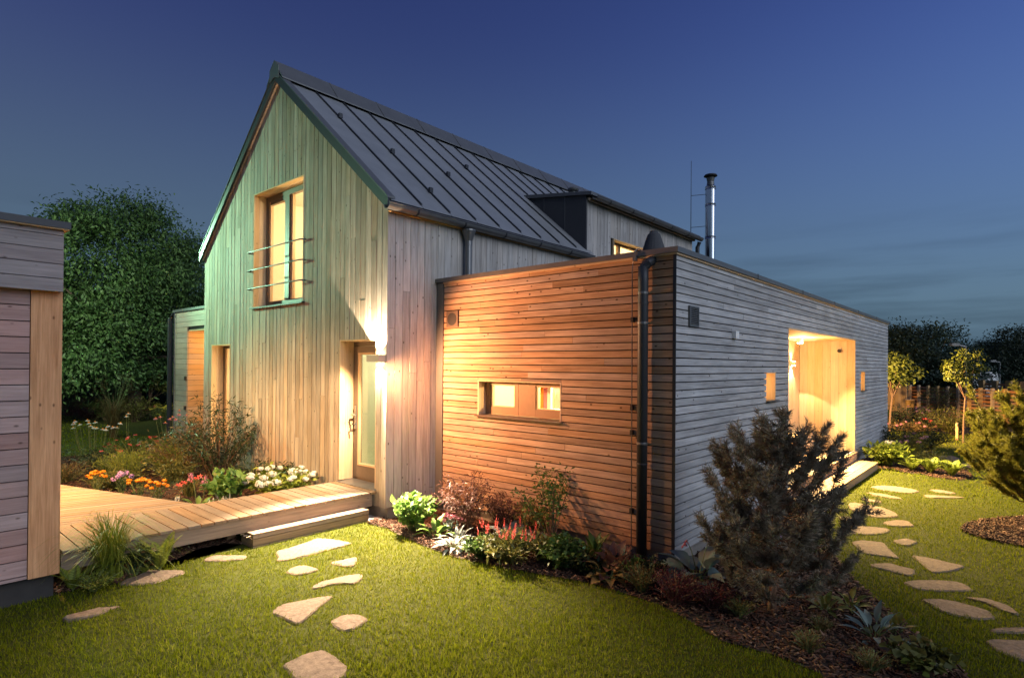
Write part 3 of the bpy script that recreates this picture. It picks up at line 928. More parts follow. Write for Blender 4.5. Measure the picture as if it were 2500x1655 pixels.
pipe = pp.build('downpipe', 'seam', house, smooth=True)
for zz in (2.62, 1.02):
    MB().lathe((-0.075, 0.31, zz), [(0.054, 0), (0.055, 0.004), (0.055, 0.012), (0.054, 0.016)], 18).build('pipe_joint', 'seam', pipe)
for zz in (2.72, 1.22, 2.42):
    MB().lathe((-0.075, 0.31, zz), [(0.0535, 0), (0.0555, 0.003), (0.0555, 0.022), (0.0535, 0.025)], 18).box(-0.03, 0.0, 0.30, 0.32, zz, zz + 0.02).build('pipe_clip', 'gutter', pipe)
MB().tube([(-0.075, 0.31, 2.98), (-0.06, 0.27, 3.03), (0.02, 0.25, 3.07)], 0.05, 12).build('pipe_elbow', 'seam', pipe)
ew = MB().tube([(0.1, 0.40, 3.19), (-0.02, 0.41, 3.20), (-0.055, 0.42, 3.16), (-0.055, 0.43, 3.09), (-0.035, 0.45, 3.05), (-0.03, 0.46, 2.98), (-0.03, 0.455, 1.7), (-0.03, 0.45, 0.0)], 0.006, 6)
wire = ew.build('earth_wire', 'gutter', house)
for zz in (2.45, 1.55, 1.30, 0.5):
    box('wire_clip', 'dark', wire, -0.045, 0.0, 0.44, 0.468, zz, zz + 0.05)
MB().box(-0.07, -0.02, 0.405, 0.435, 3.07, 3.12).build('wire_clamp', 'trim', wire)

# cowl on the flat roof
cw = MB().lathe((1.08, 0.80, 3.02), [(0.09, 0), (0.09, 0.22), (0.13, 0.225), (0.145, 0.25), (0.145, 0.265), (0.115, 0.27), (0.15, 0.30), (0.155, 0.32), (0.115, 0.45), (0.075, 0.57), (0.055, 0.585), (0.045, 0.61)], 20)
cw.build('roof_cowl', 'cheek', house, smooth=False)
# steel flue with rain cap and lightning rod
fx, fy = 9.29, 3.5
fl = MB().lathe((fx, fy, 3.0), [(0.13, 0), (0.13, 3.62), (0.135, 3.63), (0.11, 3.66)], 22)
flue = fl.build('chimney', 'steel', house, smooth=False)
for zz in (4.0, 5.28, 6.12, 6.55):
    MB().lathe((fx, fy, zz), [(0.131, 0), (0.14, 0.01), (0.131, 0.03), (0.14, 0.06), (0.131, 0.07)], 22).build('flue_band', 'steel', flue)
cp = MB().lathe((fx, fy, 6.66), [(0.10, 0), (0.085, 0.10), (0.105, 0.20)], 18)
cp.build('flue_neck', 'trim', flue)
MB().lathe((fx, fy, 6.86), [(0.07, 0), (0.17, 0.045), (0.15, 0.08), (0.02, 0.095)], 18).build('rain_cap', 'seam', flue)
MB().prism([(fx - 0.14, 3.0), (fx - 0.10, 3.0), (fx - 0.115, 5.9), (fx - 0.125, 5.9)], 'y', fy - 0.03, fy + 0.03).build('flue_brace', 'seam', flue)
ox, oy = fx - 0.50 * _r[0], fy - 0.50 * _r[1]
MB().tube([(ox, oy, 5.2), (ox, oy, 7.30)], [0.010, 0.006], 6).build('lightning_rod', 'seam', flue)
for zz in (5.6, 6.42):
    MB().tube([(ox, oy, zz - 0.02), (fx, fy, zz + 0.03)], 0.007, 6).build('rod_bracket', 'seam', flue)
MB().tube([(ox + 0.25, oy - 0.2, 4.80), (fx, fy, 4.85)], 0.007, 6).build('rod_bracket', 'seam', flue)
# small aerial seen over the parapet
aer = MB().tube([(10.9, 1.4, 3.03), (10.9, 1.4, 3.75)], 0.010, 6)
for k in range(4):
    aer.tube([(10.7, 1.25 + 0.03 * k, 3.55 + 0.05 * k), (11.1, 1.55 + 0.03 * k, 3.55 + 0.05 * k)], 0.005, 5)
aer.build('aerial', 'trim', house)

# ---- entrance recess (porch) in the long wall
pr_ = MB()
pr_.box(PX0, PX1, PD + 0.03, PD + 0.1, PZ0 - 0.15, PZ1 + 0.05)
pr_.box(PX1 + 0.03, PX1 + 0.1, 0.2, PD + 0.1, PZ0 - 0.15, PZ1 + 0.05)
pr_.box(PX0 - 0.1, PX0 - 0.03, 0.2, PD + 0.1, PZ0 - 0.15, PZ1 + 0.05)
pr_.box(PX0 - 0.03, PX1 + 0.03, 0.2, PD + 0.03, PZ1 + 0.03, PZ1 + 0.08)
pr_.box(PX0 - 0.03, PX1 + 0.03, 0.03, PD + 0.03, PZ0 - 0.2, PZ0 - 0.04)
porch = pr_.build('porch', 'membrane', house)
x = PX0
while x < PX1 - 0.01:
    box('board', 'fresh_v', porch, x, min(x + 0.137, PX1), PD - random.uniform(0, 0.002), PD + 0.025, PZ0, PZ1)
    x += 0.14
yy = -0.003
while yy < PD - 0.02:
    box('board', 'fresh_v', porch, PX1 - random.uniform(0, 0.002), PX1 + 0.026, yy, min(yy + 0.147, PD - 0.004), PZ0, PZ1)
    box('board', 'fresh_v', porch, PX0 - 0.026, PX0 + random.uniform(0, 0.002), yy, min(yy + 0.147, PD - 0.004), PZ0, PZ1)
    yy += 0.15
yy = -0.003
while yy < PD - 0.02:
    box('ceiling_board', 'fresh_x', porch, PX0 + 0.003, PX1 - 0.003, yy, min(yy + 0.147, PD - 0.004), PZ1 - 0.002, PZ1 + 0.022)
    yy += 0.15
yy = -0.06
while yy < PD - 0.02:
    for a, b in joints(PX0 + 0.004, PX1 - 0.004, 2.0, 3.2):
        box('floor_board', 'deck_x', porch, a, b, yy, min(yy + 0.137, PD - 0.004), PZ0 - 0.03, PZ0)
    yy += 0.143
bn = MB().prism([(PX0 + 0.1, PZ0), (7.77, PZ0), (7.52, 0.70), (PX0 + 0.1, 0.70)], 'y', 0.63, PD - 0.006)
bench = bn.build('bench', 'fresh_h', porch)
box('seat', 'fresh_x', bench, PX0 + 0.1, 7.54, 0.60, PD - 0.006, 0.702, 0.728)
# slot windows
for s_ in (S1, S2):
    f_ = MB()
    f_.box(s_[0], s_[0] + 0.018, 0.025, 0.2, s_[2], s_[3]).box(s_[1] - 0.018, s_[1], -0.004, 0.2, s_[2], s_[3]).box(s_[0] + 0.018, s_[1] - 0.018, -0.002, 0.2, s_[3] - 0.018, s_[3])
    so = f_.build('window', 'fresh_v', house)
    box('sill', 'trim', so, s_[0] - 0.02, s_[1] + 0.02, -0.05, 0.2, s_[2] - 0.012, s_[2] + 0.004)
    box('pane', 'slotglow', so, s_[0] + 0.018, s_[1] - 0.018, 0.17, 0.18, s_[2] + 0.004, s_[3] - 0.018)

# ---- low wing behind, left of the gable
WX, WY1 = -0.50, 11.72
RY0, RY1, RZ = Y1 + 0.02, 11.0, 2.68
wg = MB()
wg.box(WX + 0.03, WX + 0.2, RY1, WY1, 0.1, 3.11)
wg.box(WX + 0.03, WX + 0.2, Y1, RY1, RZ, 3.11)
wg.box(WX + 0.2, 2.2, RY1 + 0.03, WY1, 0.1, 3.11)
wg.box(1.9, 2.2, Y1, RY1, 0.0, 3.11)
wg.box(WX + 0.2, 2.2, Y1, RY1 + 0.03, RZ + 0.03, 3.11)
wing = wg.build('side_wing', 'membrane', house)
zz = 3.112
while zz > 0.12:
    z0 = max(zz - 0.109, 0.1)
    if z0 >= RZ - 0.02:
        box('board', 'wing', wing, WX - random.uniform(0, 0.003), WX + 0.024, Y1 + 0.004, WY1, z0, zz)
    else:
        box('board', 'wing', wing, WX - random.uniform(0, 0.003), WX + 0.024, RY1, WY1, z0, min(zz, RZ + 0.09))
        box('board', 'fresh_h', wing, WX + 0.026, 1.9, RY1 - random.uniform(0, 0.003), RY1 + 0.026, z0, min(zz, RZ))
    zz -= 0.115
box('soffit', 'fresh_x', wing, WX + 0.025, 1.9, Y1 + 0.01, RY1 - 0.004, RZ - 0.002, RZ + 0.025)
box('parapet_cap', 'trim', wing, WX - 0.04, 2.25, Y1 + 0.05, WY1 + 0.04, 3.114, 3.168)
box('floor_slab', 'plinth', wing, WX + 0.05, 1.9, Y1, WY1 - 0.03, -0.2, 0.098)
MB().tube([(WX - 0.02, WY1 + 0.02, 3.08), (WX - 0.06, WY1 + 0.12, 2.98), (WX - 0.06, WY1 + 0.12, 0.0)], 0.05, 12).build('downpipe', 'seam', wing)
MB().tube([(WX - 0.03, WY1 - 0.06, 3.1), (WX - 0.03, WY1 - 0.06, 0.0)], 0.012, 6).build('earth_wire', 'gutter', wing)
for zz in (1.62, 0.98):
    box('socket', 'dark', wing, WX - 0.03, WX - 0.002, RY1 + 0.005, RY1 + 0.085, zz, zz + 0.085)

# ================================================================== LAMPS fixed to the house
lamp = thing('wall_lamp', 'boxy wall lamp shining up and down on the gable beside the glass door', 'lamp', (XG - 0.06, 3.635, 2.03))
LZ0, LZ1 = 2.03, 2.115
lb = MB()
lb.box(XG - 0.115, XG - 0.108, 3.505, 3.765, LZ0, LZ1).box(XG - 0.108, XG - 0.008, 3.505, 3.512, LZ0, LZ1).box(XG - 0.108, XG - 0.008, 3.758, 3.765, LZ0, LZ1).box(XG - 0.016, XG - 0.007, 3.512, 3.758, LZ0, LZ1)
lb.build('housing', 'lampbody', lamp)
box('upper_lens', 'bulb', lamp, XG - 0.085, XG - 0.035, 3.585, 3.685, LZ1 - 0.03, LZ1 - 0.018)
box('lower_lens', 'bulb', lamp, XG - 0.085, XG - 0.035, 3.585, 3.685, LZ0 + 0.018, LZ0 + 0.03)
LAMPC = (1.0, 0.80, 0.56)
light('lamp_up', 'SPOT', (XG - 0.095, 3.635, LZ1 - 0.012), 160, LAMPC, lamp, (XG - 0.09, 3.66, 5), spot_size=R(94), spot_blend=0.10, shadow_soft_size=0.012)
light('lamp_down', 'SPOT', (XG - 0.085, 3.635, LZ0 + 0.012), 1500, LAMPC, lamp, (XG - 1.10, 2.48, 0), spot_size=R(80), spot_blend=0.6, shadow_soft_size=0.012)
light('lamp_wash', 'SPOT', (XG - 0.095, 3.635, LZ0 + 0.012), 55, LAMPC, lamp, (XG - 0.09, 3.64, 0), spot_size=R(94), spot_blend=0.15, shadow_soft_size=0.012)
light('flower_bed_fill', 'SPOT', (XG - 0.10, 3.66, LZ0 + 0.012), 350, (1.0, 0.66, 0.36), lamp, (XG - 1.5, 6.2, 0), spot_size=R(100), spot_blend=0.8, shadow_soft_size=0.012)  # extra spot added to brighten deck and flower bed
light('annex_wall_fill', 'SPOT', (XG - 0.14, 3.41, LZ0 - 0.01), 205, (1.0, 0.43, 0.19), lamp, (-0.1, 1.7, 1.4), spot_size=R(165), spot_blend=0.5, shadow_soft_size=0.06)  # free-floating spot added beside the lamp to brighten the annex wall

pl_ = thing('porch_lamp', 'round ceiling lamp glowing under the porch roof', 'lamp', (6.5, 0.60, PZ1))
MB().lathe((6.5, 0.60, PZ1 - 0.10), [(0.05, 0), (0.055, 0.004), (0.055, 0.098)], 18).build('housing', 'white', pl_)
MB().lathe((6.5, 0.60, PZ1 - 0.108), [(0.044, 0), (0.044, 0.007)], 18).build('lens', 'bulb', pl_)
PORC = (1.0, 0.66, 0.30)
light('porch_down', 'SPOT', (6.5, 0.60, PZ1 - 0.112), 3400, (1.0, 0.72, 0.32), pl_, (5.9, -1.5, 0), spot_size=R(108), spot_blend=0.45, shadow_soft_size=0.05)
light('hydrangea_fill', 'SPOT', (6.5, 0.60, PZ1 - 0.112), 600, (1.0, 0.74, 0.34), pl_, (8.6, -0.75, 0.2), spot_size=R(44), spot_blend=0.8, shadow_soft_size=0.05)  # extra spot added to brighten the hydrangea past the porch
light('porch_glow', 'POINT', (6.5, 0.56, PZ1 - 0.18), 34, PORC, pl_, shadow_soft_size=0.08)
pw_ = thing('porch_wall_lamp', 'small box lamp on the back wall inside the lit porch', 'lamp', (7.55, PD, 2.06))
box('housing', 'lampbody', pw_, 7.48, 7.62, PD - 0.10, PD - 0.004, 2.04, 2.12)
box('lower_lens', 'bulb', pw_, 7.52, 7.58, PD - 0.075, PD - 0.03, 2.032, 2.039)
box('upper_lens', 'bulb', pw_, 7.52, 7.58, PD - 0.075, PD - 0.03, 2.121, 2.128)
light('porch_wall_down', 'SPOT', (7.55, PD - 0.055, 2.028), 45, (1.0, 0.78, 0.45), pw_, (7.55, PD - 0.07, 0), spot_size=R(95), spot_blend=0.15, shadow_soft_size=0.012)
light('porch_wall_up', 'SPOT', (7.55, PD - 0.055, 2.132), 12, (1.0, 0.78, 0.45), pw_, (7.55, PD - 0.06, 4), spot_size=R(95), spot_blend=0.15, shadow_soft_size=0.012)
cs = thing('security_camera', 'small dark security camera high on the porch side wall', 'camera', (PX1 - 0.03, 0.28, 2.36))
box('bracket', 'lampbody', cs, PX1 - 0.03, PX1 - 0.003, 0.24, 0.32, 2.33, 2.42)
MB().lathe((PX1 - 0.065, 0.27, 2.31), [(0.01, 0), (0.035, 0.015), (0.04, 0.05), (0.02, 0.075)], 14).build('dome', 'dark', cs)
sl_ = thing('wing_ceiling_lamp', 'ceiling lamp in the recess of the low wing left of the gable', 'lamp', (0.6, 10.2, RZ))
MB().lathe((0.6, 10.2, RZ - 0.06), [(0.07, 0), (0.07, 0.056)], 16).build('housing', 'white', sl_)
light('wing_light', 'POINT', (0.6, 10.15, RZ - 0.12), 42, (1.0, 0.55, 0.20), sl_, shadow_soft_size=0.06)

# ================================================================== GARAGE
gar = thing('garden_shed', 'dark weathered timber shed with orange corner post at the left edge', 'shed', (-4.12, 3.60, 0))
GX = -4.118
core = MB().box(-9.0, GX - 0.03, 3.63, 8.4, 0.2, 3.08).build('wall', 'membrane', gar)
box('plinth', 'plinth_dark', gar, -9.0, GX - 0.025, 3.665, 8.36, -0.2, 0.205)
zz = 2.588
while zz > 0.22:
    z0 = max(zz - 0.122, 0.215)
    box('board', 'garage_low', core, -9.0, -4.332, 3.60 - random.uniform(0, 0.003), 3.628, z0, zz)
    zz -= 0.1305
box('corner_post', 'post', gar, -4.327, GX, 3.585, 3.628, 0.212, 2.588)
yy = 3.63
while yy < 8.38:
    box('board', 'fresh_v', core, GX - 0.028, GX - random.uniform(0, 0.003), yy, yy + 0.142, 0.215, 2.588)
    yy += 0.145
fb = MB().box(-9.0, -4.16, 3.53, 3.60, 2.60, 3.10).build('fascia', 'membrane', gar)
zz = 3.075
for k in range(5):
    z0 = (2.935, 2.815, 2.695, 2.59, 2.59)[k] if k < 4 else None
zs = [3.098, 3.048, 2.929, 2.810, 2.690, 2.580]
for a, b in zip(zs, zs[1:]):
    box('board', 'garage', fb, -9.0, -4.132, 3.50 - random.uniform(0, 0.002), 3.529, b + 0.006, a)
box('roof_cap', 'seam', gar, -9.1, -4.092, 3.45, 8.5, 3.108, 3.165)
box('soffit', 'fresh_x', gar, -9.0, -4.10, 3.46, 8.45, 3.099, 3.107)
box('soffit', 'fresh_x', gar, -9.0, -4.136, 3.534, 3.597, 2.589, 2.599)

# unseen lamp, added on the far end wall to brighten border and fence
el = thing('wall_lamp', 'unseen wall lamp added on the far end wall of the low wing', 'lamp', (12.0, 0.9, 2.2))
box('housing', 'lampbody', el, 12.0, 12.10, 0.82, 0.98, 2.16, 2.26)
light('added_border_light', 'SPOT', (12.14, 0.9, 2.2), 2300, (1.0, 0.62, 0.26), el, (22.0, -1.5, 0.6), spot_size=R(130), spot_blend=0.6, shadow_soft_size=0.05)

# unseen lamp, added on the shed's side to brighten flower bed and gable
gl_ = thing('wall_lamp', 'unseen wall lamp added on the side of the shed facing the flower bed', 'lamp', (GX, 6.4, 2.3))
box('housing', 'lampbody', gl_, GX + 0.002, GX + 0.10, 6.32, 6.48, 2.28, 2.40)
box('lens', 'bulb', gl_, GX + 0.02, GX + 0.085, 6.34, 6.46, 2.270, 2.278)
light('added_bed_light', 'SPOT', (GX + 0.08, 6.4, 2.25), 430, (1.0, 0.52, 0.20), gl_, (-2.6, 6.1, -0.5), spot_size=R(150), spot_blend=0.7, shadow_soft_size=0.05)
# ================================================================== GROUND
def inpoly(px, py, poly):
    px = np.asarray(px); py = np.asarray(py)
    ins = np.zeros(px.shape, bool)
    n = len(poly)
    for i in range(n):
        x1, y1 = poly[i]; x2, y2 = poly[(i + 1) % n]
        c = ((y1 > py) != (y2 > py))
        with np.errstate(divide='ignore', invalid='ignore'):
            ins ^= c & (px < (x2 - x1) * (py - y1) / (y2 - y1 + 1e-12) + x1)
    return ins

def _ss(t):
    t = np.clip(t, 0, 1)
    return t * t * (3 - 2 * t)

def zg(x, y):
    """the lawn rises gently towards the boardwalk"""
    return 0.05 * _ss((np.asarray(y) - 1.2) / 2.2) * _ss((-0.55 - np.asarray(x)) / 0.6) * _ss((np.asarray(x) + 4.35) / 0.7)

gxs = np.concatenate([[-500, -100, -30], np.arange(-9, 3, 0.12), [6, 12, 30, 100, 800]])
gys = np.concatenate([[-500, -100, -20], np.arange(-4, 6, 0.14), [9, 14, 30, 100, 800]])
GXX, GYY = np.meshgrid(gxs, gys)
GZZ = zg(GXX, GYY)
nxg, nyg = len(gxs), len(gys)
ii = (np.arange(nyg - 1)[:, None] * nxg + np.arange(nxg - 1)[None]).ravel()
struct(link('ground', mesh_np('ground', np.stack([GXX.ravel(), GYY.ravel(), GZZ.ravel()], 1), np.stack([ii, ii + 1, ii + nxg + 1, ii + nxg], 1), True), 'lawn_soil'))

def sheet(name, mat, poly, lift):
    """a thin sheet lying on the ground inside an outline"""
    bm = bmesh.new()
    f_ = bm.faces.new([bm.verts.new((p[0], p[1], 0)) for p in poly])
    bmesh.ops.triangulate(bm, faces=[f_])
    for _ in range(5):
        lg = [e for e in bm.edges if e.calc_length() > 0.22]
        if not lg:
            break
        bmesh.ops.subdivide_edges(bm, edges=lg, cuts=1, use_grid_fill=False)
        bmesh.ops.triangulate(bm, faces=[f for f in bm.faces if len(f.verts) > 3])
    for v_ in bm.verts:
        v_.co.z = float(zg(v_.co.x, v_.co.y)) + lift
    bmesh.ops.recalc_face_normals(bm, faces=bm.faces)
    if sum(f.normal.z for f in bm.faces) < 0:
        bmesh.ops.reverse_faces(bm, faces=bm.faces)
    me = bpy.data.meshes.new(name)
    bm.to_mesh(me); bm.free()
    return struct(link(name, me, mat))

BEDS = {
    'A': [(-0.80, 3.66), (-1.13, 3.44), (-1.07, 3.15), (-1.14, 2.81), (-1.17, 2.5), (-1.18, 2.18), (-1.18, 1.88), (-1.08, 1.46), (-0.97, 1.01), (-0.86, 0.66), (-0.79, 0.4),
          (-0.80, 0.0), (-0.82, -0.3), (-0.95, -0.6), (-1.10, -0.9), (-1.06, -1.25), (-1.11, -1.56), (-1.35, -1.68), (-1.5, -2.1), (-1.0, -2.55), (-0.49, -2.28), (-0.15, -2.04),
          (0.13, -1.86), (0.55, -1.6), (0.9, -1.38), (1.6, -1.05), (2.3, -0.85), (3.1, -0.6), (3.5, -0.45), (3.5, 0.06), (0.06, 0.06), (0.06, 3.5), (-0.78, 3.52)],
    'G': [(-4.13, 3.63), (-4.0, 3.6), (-3.84, 3.53), (-3.74, 3.43), (-3.43, 3.67), (-3.33, 3.68), (-3.12, 3.77), (-3.0, 3.86), (-2.91, 3.91), (-2.63, 3.9), (-2.51, 3.75), (-2.5, 4.7), (-4.14, 4.7)],
    'H': [(-0.80, 4.55), (-2.6, 4.55), (-3.5, 7.1), (-3.95, 8.5), (-3.9, 11.8), (-1.0, 12.4), (-0.4, 11.9), (-0.40, 9.3), (-0.78, 9.2)],
    'F': [(8.2, -0.45), (8.36, -0.62), (8.03, -0.85), (8.06, -1.12), (7.85, -1.34), (7.8, -1.7), (8.2, -1.9), (9.2, -1.75), (10.0, -1.3), (12.6, -0.8), (12.8, 0.3), (8.2, 0.05)],
    'M': [(3.75, -1.98), (4.14, -2.01), (4.6, -2.16), (5.19, -2.57), (5.3, -3.1), (4.5, -3.3), (3.6, -2.95), (3.39, -2.57), (3.47, -2.25), (3.6, -2.09)],
    'B': [(16.6, -3.6), (17.0, -0.9), (18.2, 0.4), (20.0, 2.2), (24.0, 4.0), (25.5, 0.5), (22.5, -4.5)],
}
for k, p in BEDS.items():
    sheet('planting_bed', 'soil', p, 0.007)
sheet('gravel_patch', 'gravel', [(-0.80, 3.56), (-0.98, 3.52), (-1.12, 3.58), (-1.06, 3.86), (-0.80, 3.86)], 0.014)

# ---- deck and walkway
walk = thing('wooden_walkway', 'pale timber boardwalk leading from the shed to the glass door', 'boardwalk', (-2.5, 4.1, 0))
x = -4.085
while x < -0.90:
    b = min(x + 0.1135, -0.848)
    if -0.848 - b < 0.05:
        b = -0.848
    box('board', 'deck_y', walk, x, b, 3.66 - random.uniform(0, 0.004), 4.60, 0.349, 0.375 - random.uniform(0, 0.002))
    x += 0.126
box('beam', 'deck_x', walk, -4.09, -0.90, 3.685, 3.735, 0.195, 0.342)
box('beam', 'deck_x', walk, -4.09, -0.86, 4.52, 4.57, 0.195, 0.342)
for xx in (-3.9, -3.2, -2.58, -1.9, -1.2):
    box('post', 'deck_y', walk, xx, xx + 0.09, 3.95, 4.04, -0.1, 0.340)

def clip_half(poly, n, d):
    out = []
    for i in range(len(poly)):
        p, q = np.array(poly[i]), np.array(poly[(i + 1) % len(poly)])
        a, b = p @ n - d, q @ n - d
        if a <= 0: out.append(tuple(p))
        if (a < 0 < b) or (b < 0 < a):
            out.append(tuple(p + (q - p) * a / (a - b)))
    return out

terr = thing('timber_terrace', 'fan-shaped timber terrace behind the boardwalk with narrow boards', 'terrace', (-3.6, 5.6, 0))
TP = [(-2.64, 4.606), (-3.46, 7.08), (-4.02, 8.75), (-4.10, 8.75), (-4.10, 4.606)]
dv = np.array((0.970, -0.243)); nv = np.array((0.243, 0.970))
s_ = 3.2
while s_ < 8.2:
    pl2 = [tuple(dv * -9 + nv * s_), tuple(dv * 3 + nv * s_), tuple(dv * 3 + nv * (s_ + 0.088)), tuple(dv * -9 + nv * (s_ + 0.088))]
    for i in range(len(TP)):
        a, b = np.array(TP[i]), np.array(TP[(i + 1) % len(TP)])
        e = b - a
        nn = np.array((e[1], -e[0])) / np.linalg.norm(e)
        if len(pl2) >= 3:
            pl2 = clip_half(pl2, nn, float(a @ nn))
    if len(pl2) >= 3:
        MB().prism(pl2, 'z', 0.345, 0.372 - random.uniform(0, 0.002)).build('board', 'deck_x', terr)
    s_ += 0.099
MB().prism([(-2.66, 4.64), (-3.48, 7.08), (-3.54, 7.06), (-2.72, 4.64)], 'z', 0.15, 0.340).build('beam', 'deck_y', terr)

step = thing('wooden_step', 'low slatted wooden step in front of the boardwalk by the door', 'step', (-1.76, 3.68, 0))
for k in range(4):
    ya = 3.535 + k * 0.072
    box('board', 'deck_x', step, -2.49, -1.045, ya, ya + 0.062, 0.150, 0.200)
box('riser', 'deck_x', step, -2.488, -1.047, 3.540, 3.560, 0.075, 0.142)
box('riser', 'deck_x', step, -2.486, -1.049, 3.541, 3.561, -0.06, 0.068)
for xx in (-2.486, -1.069):
    box('side_board', 'deck_y', step, xx, xx + 0.02, 3.562, 3.82, 0.075, 0.142)
    box('side_board', 'deck_y', step, xx, xx + 0.02, 3.562, 3.82, -0.06, 0.068)
for k in range(3):
    MB().tube([(-2.53, 3.60 + k * 0.072, 0.165), (-2.47, 3.60 + k * 0.072, 0.165)], 0.006, 6).build('dowel', 'fresh_x', step)

pst = thing('porch_step', 'long low deck step along the lit porch opening', 'step', (5.8, -0.24, 0))
for k in range(3):
    ya = -0.425 + k * 0.122
    for a, b in joints(3.45, 8.08, 2.0, 3.4):
        box('board', 'deck_x', pst, a, b, ya, ya + 0.116, 0.122, 0.150)
box('riser', 'deck_x', pst, 3.46, 8.07, -0.412, -0.385, -0.05, 0.118)
box('riser', 'deck_x', pst, 3.46, 8.07, -0.058, -0.030, 0.155, 0.272)
box('side_board', 'deck_y', pst, 8.045, 8.07, -0.384, -0.062, -0.05, 0.118)

